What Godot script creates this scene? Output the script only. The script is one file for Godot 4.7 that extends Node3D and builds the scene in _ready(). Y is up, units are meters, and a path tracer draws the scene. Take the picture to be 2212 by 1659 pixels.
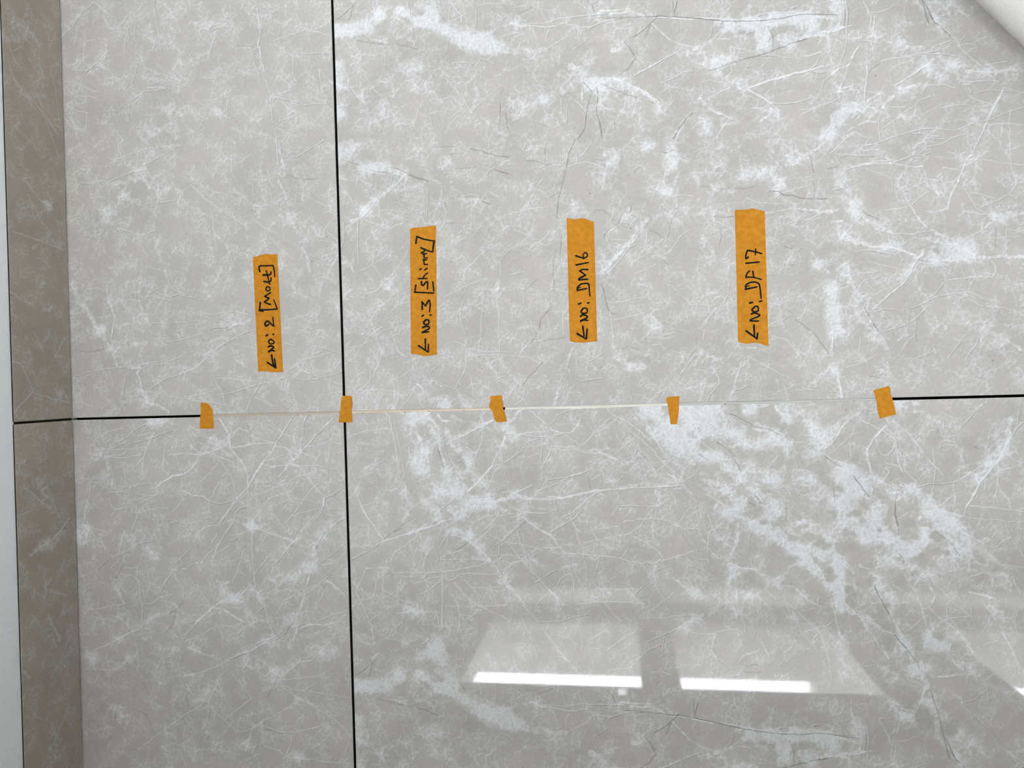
extends Node3D
# A tiled floor seen from above: polished marble-look tiles, a skirting, orange tape labels for grout samples
# in the joint, and the room around them whose high windows mirror in the polish. Metres; +x right, +z towards the window wall.

const TILE := 0.8            # pitch of the tiles
const GAP := 0.003           # open joint
const JX := -0.33861             # the long joint
const JZ := 0.02977             # the cross joint
const WX := -0.70678             # face of the skirting
const BACK := 0.8            # window wall
const FRONT := -2.3          # wall with the narrow door opening
const RIGHT := 2.4
const CEIL := 2.5
const EYE := 0.8645

var rng := RandomNumberGenerator.new()
var taken := {}
var pw := 0
var ph := 0

func _ready() -> void:
	rng.seed = 11
	var cam := Camera3D.new()
	cam.name = "camera"
	cam.transform = Transform3D(Basis(Vector3(0.9883729, -0.1491236, 0.0296848), Vector3(0.0291631, -0.0056842, -0.9995585), Vector3(0.1492265, 0.9888022, -0.0012692)), Vector3(0, EYE, 0))
	cam.fov = rad_to_deg(2.0 * atan(829.5 / 1600.0))
	cam.near = 0.02
	cam.current = true
	add_child(cam)
	var env := Environment.new()
	env.background_mode = Environment.BG_SKY
	var sky_mat := ProceduralSkyMaterial.new()
	sky_mat.sky_top_color = Color(0.88, 0.90, 0.93)
	sky_mat.sky_horizon_color = Color(0.94, 0.94, 0.93)
	sky_mat.ground_horizon_color = Color(0.60, 0.60, 0.58)
	sky_mat.ground_bottom_color = Color(0.45, 0.44, 0.42)
	sky_mat.sky_energy_multiplier = SKY_ENERGY
	sky_mat.ground_energy_multiplier = SKY_ENERGY * 0.5
	var sky := Sky.new()
	sky.sky_material = sky_mat
	env.sky = sky
	env.tonemap_mode = Environment.TONE_MAPPER_LINEAR
	env.tonemap_exposure = EXPOSURE
	env.sdfgi_enabled = true
	env.ssao_enabled = true
	env.ssil_enabled = true
	var we := WorldEnvironment.new()
	we.name = "world"
	we.environment = env
	add_child(we)
	# the sun stands over the left wall: it lights the yards before and behind the room, and never falls through an opening
	var sun := DirectionalLight3D.new()
	sun.name = "sun"
	sun.look_at_from_position(Vector3(-4.0, 5.6, 0.0), Vector3.ZERO)
	sun.light_color = Color(1.0, 0.98, 0.95)
	sun.light_energy = SUN_ENERGY
	sun.light_angular_distance = 0.6
	sun.shadow_enabled = true
	sun.sky_mode = DirectionalLight3D.SKY_MODE_LIGHT_ONLY
	add_child(sun)
	build_room()
	build_floor()
	build_skirting()
	build_grout()
	build_tapes()
	build_roll()

const SKY_ENERGY := 6.0
const SUN_ENERGY := 27.0
const EXPOSURE := 0.62

# ---------------------------------------------------------------- naming
func numbered(called: String) -> String:
	var n: int = taken.get(called, 0)
	taken[called] = n + 1
	return called if n == 0 else "%s_%03d" % [called, n]

func put(o: Node3D, called: String, parent: Node = self) -> Node3D:
	o.name = numbered(called) if parent == self else called
	parent.add_child(o, true)
	return o

func obj(called: String, mesh: Mesh, mat: Material, parent: Node = self) -> MeshInstance3D:
	var o := MeshInstance3D.new()
	o.mesh = mesh
	if mat: o.material_override = mat
	put(o, called, parent)
	return o

func tag(o: Node3D, label: String, category: String, group := "") -> Node3D:
	o.set_meta("label", label)
	o.set_meta("category", category)
	if group: o.set_meta("group", group)
	return o

func structure(o: Node3D, label: String, category: String) -> Node3D:
	o.set_meta("kind", "structure")
	return tag(o, label, category)

func paint(c: Color, rough := 0.7, spec := 0.5) -> StandardMaterial3D:
	var m := StandardMaterial3D.new()
	m.albedo_color = c
	m.roughness = rough
	m.metallic_specular = spec
	return m

# ---------------------------------------------------------------- shapes
func quad(st: SurfaceTool, a: Vector3, b: Vector3, c: Vector3, d: Vector3, uv := []) -> void:
	# a b c d clockwise seen from the front
	var n := (c - a).cross(b - a).normalized()
	var p := [a, b, c, a, c, d]
	var u := [0, 1, 2, 0, 2, 3]
	for i in 6:
		st.set_normal(n)
		if uv.size(): st.set_uv(uv[u[i]])
		st.add_vertex(p[i])

func begin() -> SurfaceTool:
	var st := SurfaceTool.new()
	st.begin(Mesh.PRIMITIVE_TRIANGLES)
	return st

func box(st: SurfaceTool, lo: Vector3, hi: Vector3) -> void:
	var v := func(x, y, z): return Vector3(hi.x if x else lo.x, hi.y if y else lo.y, hi.z if z else lo.z)
	quad(st, v.call(0, 1, 0), v.call(1, 1, 0), v.call(1, 1, 1), v.call(0, 1, 1))
	quad(st, v.call(0, 0, 1), v.call(1, 0, 1), v.call(1, 0, 0), v.call(0, 0, 0))
	quad(st, v.call(0, 0, 1), v.call(0, 1, 1), v.call(1, 1, 1), v.call(1, 0, 1))
	quad(st, v.call(1, 0, 0), v.call(1, 1, 0), v.call(0, 1, 0), v.call(0, 0, 0))
	quad(st, v.call(1, 0, 1), v.call(1, 1, 1), v.call(1, 1, 0), v.call(1, 0, 0))
	quad(st, v.call(0, 0, 0), v.call(0, 1, 0), v.call(0, 1, 1), v.call(0, 0, 1))

func boxes(list: Array) -> ArrayMesh:
	var st := begin()
	for b in list: box(st, b[0], b[1])
	return st.commit()

# ---------------------------------------------------------------- the room
func build_room() -> void:
	var plaster := paint(Color(0.90, 0.91, 0.91), 0.9, 0.3)
	var rough := NoiseTexture2D.new()
	rough.width = 512
	rough.height = 512
	rough.seamless = true
	rough.as_normal_map = true
	rough.bump_strength = 3.0
	var fn := FastNoiseLite.new()
	fn.seed = 4
	fn.frequency = 0.06
	fn.fractal_octaves = 4
	rough.noise = fn
	plaster.normal_enabled = true
	plaster.normal_texture = rough
	plaster.normal_scale = 0.4
	plaster.uv1_triplanar = true
	plaster.uv1_scale = Vector3(4, 4, 4)
	var white := paint(Color(0.76, 0.755, 0.745), 0.85, 0.3)
	var metal := paint(Color(0.80, 0.80, 0.80), 0.35)
	var concrete := paint(Color(0.64, 0.645, 0.65), 0.95, 0.2)
	var steel := paint(Color(0.92, 0.92, 0.92), 0.12)
	steel.metallic = 1.0
	var glass := paint(Color(0.95, 0.98, 0.97, 0.06), 0.0)
	glass.transparency = BaseMaterial3D.TRANSPARENCY_ALPHA
	var wl := WX - 0.002
	structure(obj("wall_left", boxes([[Vector3(wl - 0.1, -0.05, FRONT - 0.1), Vector3(wl, CEIL, BACK + 0.1)]]), plaster), "rough white plastered wall rising behind the marble skirting at the left edge", "wall")
	structure(obj("wall_right", boxes([[Vector3(RIGHT, -0.05, FRONT - 0.1), Vector3(RIGHT + 0.1, CEIL, BACK + 0.1)]]), white), "plain white wall on the right of the room", "wall")
	structure(obj("ceiling", boxes([[Vector3(wl - 0.1, CEIL, FRONT - 0.1), Vector3(RIGHT + 0.1, CEIL + 0.15, BACK + 0.1)]]), white), "plain white ceiling over the tiled room", "ceiling")
	# window wall: three windows with three vents above them
	var xs := [[-0.472, 0.030], [0.121, 0.632], [0.943, 1.45]]
	var sill := 1.083
	var head := 1.622
	var low := 1.818
	var top := 2.045
	var parts := []
	var z0 := BACK
	var z1 := BACK + 0.09
	var edges := [wl, xs[0][0], xs[0][1], xs[1][0], xs[1][1], xs[2][0], xs[2][1], RIGHT]
	for band in [[-0.05, sill, false], [sill, head, true], [head, low, false], [low, top, true], [top, CEIL, false]]:
		if not band[2]:
			parts.append([Vector3(wl, band[0], z0), Vector3(RIGHT, band[1], z1)])
		else:
			for i in range(0, 8, 2):
				parts.append([Vector3(edges[i], band[0], z0), Vector3(edges[i + 1], band[1], z1)])
	structure(obj("wall_back", boxes(parts), white), "white window wall mirrored in the polished tiles", "wall")
	var said := ["window mirrored at the left of the lower tile, with a bright sill line", "window mirrored in the middle of the lower tile, with a slanted right side", "window cut off by the lower right edge of the mirrored row"]
	var vent_said := ["pale vent strip mirrored above the left window", "pale vent strip mirrored above the middle window", "pale vent strip mirrored above the right window"]
	for i in 3:
		for row in 2:
			var y0 := sill if row == 0 else low
			var y1 := head if row == 0 else top
			var w := Node3D.new()
			put(w, "window_%d" % (i + 1 + row * 3))
			structure(w, said[i] if row == 0 else vent_said[i], "window")
			var a: float = xs[i][0]
			var b: float = xs[i][1]
			var f := 0.006 if row == 0 else 0.012
			obj("frame", boxes([[Vector3(a, y0, z0 + 0.01), Vector3(b, y0 + f, z0 + 0.03)], [Vector3(a, y1 - f, z0 + 0.01), Vector3(b, y1, z0 + 0.03)], [Vector3(a, y0 + f, z0 + 0.01), Vector3(a + f, y1 - f, z0 + 0.03)], [Vector3(b - f, y0 + f, z0 + 0.01), Vector3(b, y1 - f, z0 + 0.03)]]), metal, w)
			obj("pane", boxes([[Vector3(a + f, y0 + f, z0 + 0.018), Vector3(b - f, y1 - f, z0 + 0.022)]]), glass, w)
			if row == 0:
				for x in [a + 0.018, b - 0.056]:
					var st := begin()
					var p := [Vector3(x - 0.012, sill - 0.036, z0 - 0.001), Vector3(x + 0.012, sill - 0.036, z0 - 0.001), Vector3(x + 0.012, sill - 0.052, z0 - 0.001), Vector3(x - 0.012, sill - 0.052, z0 - 0.001)]
					var q := [p[0] + Vector3(0, 0, -0.0095), p[1] + Vector3(0, 0, -0.0095)]
					quad(st, q[0], q[1], p[2], p[3])
					quad(st, p[0], p[1], q[1], q[0])
					for k in [[p[0], q[0], p[3]], [p[1], p[2], q[1]]]:
						for pt in k:
							st.set_normal((k[2] - k[0]).cross(k[1] - k[0]).normalized())
							st.add_vertex(pt)
					obj("glint_wedge", st.commit(), steel, w)  # added wedge, its polished face tilted to mirror the doorway as a bright mark
	# wall with the unseen doorway, narrowed to set the daylight level
	var d0 := DOOR_A
	var d1 := DOOR_B
	structure(obj("wall_front", boxes([[Vector3(wl, -0.05, FRONT - 0.1), Vector3(d0, CEIL, FRONT)], [Vector3(d1, -0.05, FRONT - 0.1), Vector3(RIGHT, CEIL, FRONT)], [Vector3(d0, DOOR_H, FRONT - 0.1), Vector3(d1, CEIL, FRONT)], [Vector3(d0, -0.05, FRONT - 0.1), Vector3(d1, -0.004, FRONT)]]), white), "white wall with the narrow door opening beyond the top edge", "wall")
	var door := Node3D.new()
	put(door, "door_1")
	structure(door, "narrow unseen doorway beyond the top, sized for the daylight it lets onto the tiles", "door")
	obj("door_frame", boxes([[Vector3(d0, 0, FRONT - 0.08), Vector3(d0 + 0.04, DOOR_H, FRONT - 0.02)], [Vector3(d1 - 0.04, 0, FRONT - 0.08), Vector3(d1, DOOR_H, FRONT - 0.02)], [Vector3(d0 + 0.04, DOOR_H - 0.04, FRONT - 0.08), Vector3(d1 - 0.04, DOOR_H, FRONT - 0.02)]]), metal, door)
	# outside: eave, yard and the side wall seen through the middle window
	structure(obj("trim_1", boxes([[Vector3(wl - 0.1, CEIL + 0.002, BACK + 0.1), Vector3(RIGHT + 0.1, CEIL + 0.15, 1.335)]]), white), "white eave over the window row", "eave")
	structure(obj("added_trim_3", boxes([[Vector3(wl - 0.1, CEIL + 0.002, FRONT - 0.9), Vector3(RIGHT + 0.1, CEIL + 0.15, FRONT - 0.1)]]), white), "added roof slab outside the doorway, keeping the high sky off the floor", "eave")  # added out of view to cut direct sky through the doorway
	structure(obj("trim_2", boxes([[Vector3(0.757, -0.2, BACK + 0.1), Vector3(0.86, CEIL, 1.9)]]), white), "pale side wall outside between the middle and right windows", "wall")
	structure(obj("ground", boxes([[Vector3(-14, -0.4, -16), Vector3(16, -0.2, 16)]]), concrete), "pale concrete yard around the room", "ground")

const DOOR_A := -0.4
const DOOR_B := 0.0
const DOOR_H := 2.0

# ---------------------------------------------------------------- marble
# Vein drawings: kind, width in tenths of a texel, strength, then points in texels (2 per millimetre) from the tile's corner.
# L pale vein, C pale vein with a shaded lip, D dark crack, B cloudy band, P pale patch, K plain darker stone.
const VEINS_BIG := """
B 128 95 21 669 60 661 94 656
B 116 95 102 653 124 643 112 630
B 104 80 166 631 186 653 213 668
B 124 90 217 665 248 672 288 688
B 122 85 288 704 329 708 359 713
B 81 90 365 711 393 730 424 753
B 101 80 358 731 378 742 308 722
B 83 70 239 627 208 622 257 643
B 50 60 156 695 177 695 195 707
C 23 70 187 615 191 638 194 666 198 687
L 18 60 197 707 201 719
B 25 80 93 695 118 701 134 707
D 16 35 59 693 92 703 122 708
D 18 40 155 711 176 717 209 730
C 17 60 211 732 216 751
K 29 50 166 645 182 659 196 671
K 30 45 110 680 131 686
K 33 50 159 725 196 735 231 746
K 25 50 212 642 242 651
K 82 50 282 747 311 750 278 759
C 16 50 55 609 74 628 90 646
D 14 40 7 637 31 623 51 607
D 14 40 37 642 44 621 53 607
K 51 40 68 609 82 620 15 595
L 23 60 288 622 304 642 318 659 317 675
C 17 50 292 636 287 656 289 680
L 17 55 287 672 310 664 330 656
D 16 40 267 652 281 671
C 18 60 343 626 353 647 354 667 351 690
C 16 50 424 672 416 679 410 688
L 16 50 357 639 391 639 429 645
C 18 60 294 770 323 771 343 777
L 18 60 347 781 363 765 379 772 391 781
C 16 50 159 800 169 817 173 827
B 21 50 87 814 128 791
L 19 55 36 805 52 829 73 849
L 16 50 73 776 81 791 93 812 118 839
C 16 50 119 742 120 758 135 761
L 16 45 66 727 66 743 36 752
L 16 50 173 803 190 803 208 824
B 25 50 143 839 160 816 182 802
L 17 50 204 872 200 892 191 912
C 18 55 215 853 225 878 235 899 240 924
C 16 50 212 909 215 932
D 14 45 242 791 246 800
L 18 50 275 804 304 841 324 871 333 893
L 16 50 333 893 358 870
B 41 50 345 821 350 855 335 889
C 16 50 360 806 363 826
L 16 50 271 936 281 917 300 896
D 11 40 404 874 405 913 398 934
D 11 40 416 898 420 938
D 11 35 413 843 407 854
B 99 50 19 746 4 794 26 784
B 99 50 3 825 20 857 10 885
B 84 50 117 853 129 872 103 892
B 127 40 55 819 75 861 86 911
B 83 45 162 768 195 763 186 790
B 95 40 220 765 193 827 243 816
K 47 35 90 788 107 791
K 63 30 181 877 159 867
K 50 35 137 907 128 923
B 32 85 436 691 456 699 480 701
L 22 60 480 699 515 707 542 708 566 702
C 18 50 445 654 469 653 491 655
C 16 55 491 657 508 665 528 671 543 682
D 11 40 455 669 473 663 489 657
L 15 50 508 665 514 683 521 698
L 15 50 457 673 454 691
L 15 50 464 694 511 697 559 690 566 689
C 21 75 566 691 597 690 636 690 655 690
B 19 80 640 690 648 683 677 685 715 685
B 31 85 667 693 696 692 713 690 743 705
D 15 60 655 701 686 703 724 705 761 709 790 710 855 721
L 25 80 720 703 761 711 799 714 854 724
C 21 60 616 721 639 712 666 705 691 704
D 16 60 773 710 761 720 742 737 719 750
D 15 50 765 717 753 735 747 753
L 22 60 566 693 568 706 597 715 620 717
C 16 50 595 697 599 711
L 17 50 597 655 615 676 619 686
D 11 40 616 657 627 668 632 684
D 11 40 627 666 641 660
C 13 40 662 664 669 680
D 10 40 724 688 747 677
D 12 50 811 678 811 697 812 708
D 14 50 819 678 816 692 812 704
L 25 70 761 722 783 747 808 769 832 781 851 786
B 19 50 761 724 788 752
K 113 50 768 752 797 781 759 797
K 112 40 832 735 807 759
C 15 50 479 717 494 736 508 757
L 15 50 487 708 496 732
B 67 60 438 754 490 761 513 760
L 16 50 517 758 549 742 567 730
L 15 45 516 742 518 727 525 714
C 14 50 569 728 580 750
L 14 45 593 717 594 744
C 15 50 580 766 607 749 615 742
K 77 50 588 761 626 763 661 760
K 58 50 641 778 657 768
B 57 70 672 777 691 771 680 758
D 19 55 699 762 712 779 719 793
D 17 40 723 797 705 822 682 836
L 17 50 721 793 740 810 745 824
C 19 70 718 839 747 826 783 809 823 791
B 23 50 720 835 747 826 773 813
B 30 60 825 791 850 802 826 795
L 16 50 749 811 758 812 747 828
C 19 60 778 862 810 851 829 841 851 840
K 94 45 759 804 778 798
K 57 50 750 840 765 839
B 39 60 610 794 641 789
K 96 40 644 805 667 815 625 811
B 78 75 575 806 597 822 616 841
B 97 80 601 836 624 857 635 853
B 58 80 636 841 655 843 672 841
B 38 90 672 841 704 859 738 879 763 899
L 21 70 672 841 712 861 749 884 773 907
B 26 85 738 879 760 898 774 917
B 56 50 767 920 777 936
D 17 40 641 851 671 866 700 882 722 889
B 50 50 643 867 681 878 714 894
K 50 40 704 874 680 890
L 17 60 694 864 690 875
L 17 60 697 895 693 912
D 17 60 601 844 612 856 621 871
D 15 60 631 858 635 876 630 905 633 932 638 956 639 977
D 15 55 619 876 611 895 606 920 601 953 585 973
B 27 70 635 866 638 886 634 909
B 23 60 599 844 598 882
C 15 50 598 857 601 885
B 59 65 553 865 573 847 591 835
B 79 60 492 883 522 868 550 859
B 79 60 438 910 466 900 492 883
B 80 55 446 883 435 872 470 891
K 59 40 565 866 578 873
K 59 50 540 803 555 797
K 59 35 468 812 504 810
K 40 35 443 857 439 867
L 17 50 563 870 590 893 606 912 623 931 632 947
C 15 50 549 878 548 907
C 15 55 560 899 561 926 557 935
B 47 50 548 911 555 929
L 15 50 433 919 462 906
C 15 45 487 924 504 933 524 939
K 119 35 472 954 500 948
K 59 35 536 920 542 911
B 50 55 647 910 670 914 693 920
B 46 60 651 922 660 940 667 950
C 15 50 667 939 669 956
K 46 30 640 948 647 968
D 17 55 847 936 826 955 812 975 802 990
B 34 60 839 941 822 957 810 985
B 57 40 697 953 736 946 754 967
K 93 35 828 879 843 862
L 16 50 773 884 788 878 796 871
D 16 60 857 721 894 729 930 735 974 740 1013 742 1049 741 1067 738 1092 737 1163 746
L 20 70 857 720 890 725 941 734 985 739 1021 740
B 37 80 902 737 930 740 959 748
B 80 95 966 749 995 752 1020 750 1049 746
B 90 90 994 774 1013 772 1019 795 997 808
B 72 85 1034 787 1066 783 1048 798
B 61 85 1060 743 1083 744 1110 745
B 35 85 1092 745 1127 746 1155 753
D 13 60 883 843 927 833 964 824 997 819 1026 811 1051 805 1073 797 1098 792
B 43 85 1073 793 1098 786 1123 783 1137 790
B 42 80 1109 785 1130 782 1148 780 1176 774
L 19 80 1151 782 1176 774 1193 772
B 53 70 1083 762 1100 772 1118 779
B 25 60 1155 755 1166 762 1162 772
B 25 70 1186 727 1184 749 1181 767
C 19 80 1181 719 1185 738 1184 760 1181 771
B 46 90 1160 717 1174 720 1167 727
C 16 50 1182 771 1182 804 1176 829 1163 859
D 16 45 1015 757 1023 771 1027 785 1024 803
C 16 60 992 740 992 731 999 728
L 16 60 998 727 1021 726 1064 729 1089 733
L 16 60 1064 731 1066 720 1082 716
C 15 60 1006 732 1010 740
L 16 50 894 726 899 717 927 716 934 727
C 14 50 906 688 920 704 925 716
C 13 40 929 700 950 692
L 14 40 881 698 888 714
L 16 50 1100 718 1121 733
C 14 50 1135 721 1130 730
K 74 60 904 748 900 757 917 746
L 16 60 899 742 922 746 933 755
C 15 50 895 745 891 764 877 778
B 44 70 855 791 877 783 890 777
B 33 60 935 751 947 769 969 781
L 20 70 905 773 929 775 934 778
B 37 60 854 802 877 804
L 15 50 920 750 904 765 888 779
K 26 60 958 765 969 768
C 16 60 960 758 971 766 984 764
C 15 50 945 796 944 811
L 14 50 944 811 972 809 986 811
L 15 50 933 815 950 819 959 823
B 55 60 865 833 902 825 933 821
B 55 65 896 836 916 834
B 51 70 903 848 926 867 948 881
B 80 75 932 870 951 883 966 890
L 20 80 966 890 991 907 1015 926 1033 946
B 22 70 971 896 998 913 1022 932
L 30 85 973 889 1017 877 1060 869 1103 861 1131 856
B 14 70 973 889 1017 877 1060 869
C 20 70 1000 820 1029 822 1043 828 1056 830
L 18 60 1037 814 1038 823
C 16 50 1047 830 1055 842 1062 855
C 16 50 1075 819 1075 832 1088 841 1101 857
L 20 70 1093 829 1111 828 1125 824
L 16 60 1101 859 1114 851 1120 840
C 15 50 960 827 969 837 978 855
C 16 60 1009 835 1003 842 996 846
C 18 60 998 846 1010 858 1019 855 1028 871
L 14 50 933 838 936 849 923 861
L 14 50 970 871 992 864 1014 860
C 14 50 869 864 867 873 871 887 870 906
L 14 50 869 868 886 864 922 876
L 20 60 887 905 911 891 929 885
B 44 60 863 905 884 926 906 941
L 22 70 880 928 906 943 933 957
B 30 60 851 912 870 914
C 16 50 1149 875 1131 888 1123 911 1115 929
B 25 60 1149 875 1163 865
L 19 70 1149 875 1163 863 1181 859
B 17 85 1206 819 1195 835 1188 852 1182 861
L 19 60 1182 861 1175 886 1165 906
B 28 80 1165 906 1161 920 1164 935 1168 943
L 19 70 1165 909 1176 908 1192 904
L 16 50 1140 789 1147 795 1140 818
C 15 60 1223 721 1231 739 1241 755 1240 776 1234 802
B 24 60 1241 758 1240 782 1234 802
C 14 50 1217 807 1229 810 1248 818
L 14 50 1232 812 1235 831
C 14 50 1224 815 1225 837
D 11 40 1247 862 1231 871 1223 885
L 21 70 1222 863 1223 881 1219 903 1216 917 1215 940
L 15 60 1217 918 1241 925
C 20 70 1019 928 1044 932 1073 931 1105 924
L 20 60 1079 948 1104 947 1133 940 1158 931
L 20 60 1084 958 1113 947
B 42 80 1146 969 1164 954 1182 938
B 46 85 1146 971 1149 986 1138 1001 1127 1014
B 45 80 1156 973 1185 961 1202 951
B 31 80 1185 954 1215 943 1245 927
B 28 80 1188 974 1200 966 1218 954
C 19 60 1131 1006 1145 987
L 24 80 977 936 997 938
B 43 70 1015 941 1035 948
L 16 60 1033 950 1034 969
B 63 60 865 947 883 979 861 977
L 20 60 897 995 910 976 926 956
B 44 50 911 970 927 966 945 965
K 55 50 921 933 939 940 964 955
K 29 60 976 979 983 982
K 89 35 1085 988 1107 982
K 126 30 1007 895 1088 891 1034 909
K 77 40 1198 741 1208 762
B 18 80 994 966 1007 959
D 10 40 1110 869 1129 872
B 128 60 12 954 30 943 20 983
B 127 65 49 994 83 1004 125 1013
B 63 75 100 1005 125 1013 150 1021
D 19 35 11 978 37 991 54 996
D 16 40 83 1012 108 1017 125 1019
D 16 50 146 1011 162 1018 173 1025
D 23 40 177 1029 212 1042 224 1047
K 62 45 179 1031 208 1039
B 29 70 171 1027 153 1042 132 1056
C 21 60 168 1028 149 1047 128 1064 106 1077 87 1088
B 55 65 89 1084 115 1071 136 1055
B 55 75 87 1090 71 1105 54 1120
C 23 60 93 1086 80 1101 67 1113 52 1126
P 38 75 26 1131 45 1126 32 1135
C 21 65 52 1124 45 1136 45 1160 43 1185 44 1234
L 19 50 1 1033 17 1061 34 1086
C 18 50 3 1043 15 1069 12 1089
C 19 60 9 1134 10 1158 7 1179 0 1194
L 16 50 66 1131 96 1145 116 1156
L 16 50 116 1156 144 1146 163 1141
D 12 35 159 1140 175 1141
C 18 60 218 1050 222 1070 220 1106 216 1142
L 18 55 168 1041 167 1065 170 1093
L 23 60 153 1068 174 1061 195 1057
L 16 50 99 1111 126 1110 172 1119
C 17 50 141 1091 168 1107 201 1125 205 1126
L 16 50 203 1121 211 1144
L 16 50 224 1127 240 1114 253 1103
B 29 60 257 1057 256 1081 251 1100
L 18 55 251 1102 240 1122 233 1141
L 18 55 257 1097 267 1124 260 1143
D 11 35 217 1144 254 1149 287 1151
B 33 65 215 1148 233 1149 252 1149
B 29 70 230 1041 253 1055
C 17 60 261 1061 272 1080 292 1095
C 20 60 305 1090 329 1086 347 1093
D 22 40 353 1103 375 1113
B 49 60 288 1099 317 1099 343 1103
L 20 60 353 1099 368 1080 394 1096
C 16 50 312 995 324 978 333 973
D 18 50 329 976 349 982 369 991 392 999 420 1004
C 17 50 363 1046 373 1031 388 1026
D 18 50 387 1032 405 1039 419 1043
D 11 40 239 967 276 968 292 970
D 11 40 295 1022 327 1023 343 1021
D 11 35 277 988 296 984
B 103 55 266 1003 258 1015 278 1016
B 124 50 202 962 218 968
B 69 50 348 1129 353 1115
L 16 50 394 1144 405 1174
C 23 70 286 1159 298 1177 311 1160
B 49 65 294 1185 291 1201 279 1196
C 22 65 297 1205 311 1226 326 1245 340 1257 352 1278
L 18 50 295 1275 328 1249 357 1223
C 17 50 416 1222 397 1241 393 1256 394 1284
L 17 55 169 1208 154 1235 136 1257 121 1272
L 15 45 64 1212 82 1238 100 1269
L 15 45 50 1252 82 1240 119 1215
L 16 50 85 1205 80 1238
P 26 80 27 1245 31 1255
B 51 60 8 1226 25 1243
L 16 45 67 1176 66 1212
L 16 50 46 1024 46 1042
C 15 50 135 1024 132 1044 130 1056
L 15 45 78 1111 77 1138
D 15 60 579 974 567 998 560 1021 556 1039
D 14 50 554 1046 547 1073 541 1096 534 1119 531 1156
D 11 45 460 1015 490 1020 505 1027
D 11 40 507 1031 533 1026 548 1030
L 18 60 462 973 455 990
D 11 40 509 984 506 1021
C 15 50 530 980 543 1001 545 1024
C 16 55 573 1003 582 1015 580 1032
L 17 60 588 1016 604 999 616 983
L 17 60 560 1037 587 1031 603 1028 641 1045
D 11 40 615 1031 626 1024 642 1029
B 96 65 650 1014 669 1018 657 1036
B 76 60 741 1008 757 1003
D 12 45 773 1018 784 1022 801 1016
D 12 45 801 1030 820 1033 834 1042
B 56 65 780 1028 808 1032 832 1043
B 56 70 802 1003 793 1041 787 1071
B 49 65 785 1071 778 1097 772 1112
B 37 60 811 1069 803 1091 795 1117
L 17 50 779 1070 779 1084
K 171 40 728 1082 727 1120 722 1139
D 10 40 711 1060 723 1049 734 1063
C 15 50 645 1047 646 1072 638 1099
B 46 50 647 1057 642 1095
C 18 60 500 1062 486 1077 480 1092 467 1111 461 1128
L 15 50 461 1130 487 1128 514 1126
L 15 50 419 1139 447 1133 461 1128
L 16 50 456 1090 472 1076 488 1065
D 11 40 515 1106 539 1094
L 16 50 494 1087 513 1106
D 11 35 529 1080 547 1071
B 58 55 569 1118 572 1145
C 16 50 570 1104 573 1133 574 1153
C 15 50 590 1127 600 1137 594 1150
D 11 35 611 1155 621 1142 638 1143 646 1152
D 11 35 642 1149 663 1168
L 17 50 653 1168 665 1141
K 50 45 686 1137 690 1147
B 38 75 696 1143 688 1156 678 1171
B 46 70 699 1155 685 1172
D 13 50 702 1136 701 1151 693 1157
D 15 50 682 1156 672 1175 652 1187 640 1200 638 1209
B 46 75 739 1171 721 1189 709 1208 693 1226
B 50 80 709 1210 689 1228 678 1242 660 1257
B 50 75 666 1251 646 1270 634 1289
C 19 50 712 1225 693 1234 675 1258 650 1284 632 1298
C 15 50 719 1177 717 1193 703 1213
L 15 50 657 1212 697 1217
L 15 50 644 1210 655 1228 676 1235
D 10 40 740 1194 755 1201 777 1219
L 17 50 731 1222 750 1243 766 1259
D 10 35 766 1261 783 1279
C 15 50 767 1157 778 1172 791 1182
D 12 50 803 1160 793 1174 787 1199 776 1233
L 17 50 830 1200 807 1217 795 1236 772 1255
B 19 50 772 1139 794 1157
L 15 45 689 1247 700 1269
C 15 50 700 1269 719 1258 727 1257
L 15 45 428 1175 455 1189 476 1202
L 16 50 513 1184 500 1199 482 1210 448 1236
L 14 45 478 1208 504 1217 520 1212
D 11 45 540 1196 536 1242
D 11 40 527 1228 520 1251 517 1290
L 14 45 418 1281 450 1275
L 14 45 541 1266 553 1261
B 50 50 628 1240 631 1261 634 1277
K 46 30 645 1256 656 1245
L 14 45 705 1294 726 1287 753 1275
L 21 40 802 1119 841 1124
K 112 30 815 1111 841 1116
B 110 50 892 1037 912 1049 902 1068
B 127 55 957 1079 986 1085 1011 1079
B 90 60 1017 1113 1028 1125 1025 1099
B 90 60 1009 1019 1024 1016 1016 1038
B 89 55 1051 1063 1080 1062 1090 1059
B 63 65 883 1104 897 1113
B 55 65 925 1118 937 1119
K 47 45 972 1048 983 1051
K 36 45 997 1054 1003 1058
K 55 45 936 1042 950 1048
K 54 40 1030 1032 1030 1039
K 37 40 897 1061 899 1069
D 10 40 857 1105 875 1104 905 1112 938 1114 959 1115 974 1112
C 16 50 1003 1126 1012 1117 1024 1116
D 16 55 1010 1126 1030 1127 1038 1135 1060 1137 1070 1143 1099 1148 1130 1149
C 14 50 848 1026 861 1019
C 15 50 847 1046 862 1042
D 12 40 1096 1050 1101 1069 1104 1090
D 10 40 1101 1108 1106 1127 1104 1142
B 18 55 1096 1126 1088 1144 1073 1169
L 20 50 962 1138 984 1149 1009 1152 1041 1154
L 20 60 1035 1130 1060 1124 1085 1120
K 110 30 882 1134 919 1141
K 108 30 1002 1161 1027 1159
B 21 80 998 1174 1027 1170 1055 1166 1080 1170 1116 1176 1151 1178
B 14 60 1023 1181 1069 1186 1098 1182
B 28 70 1112 1178 1137 1181 1156 1175
C 14 50 1051 1198 1069 1190 1085 1176
L 18 60 1076 1199 1101 1188 1123 1178
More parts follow.
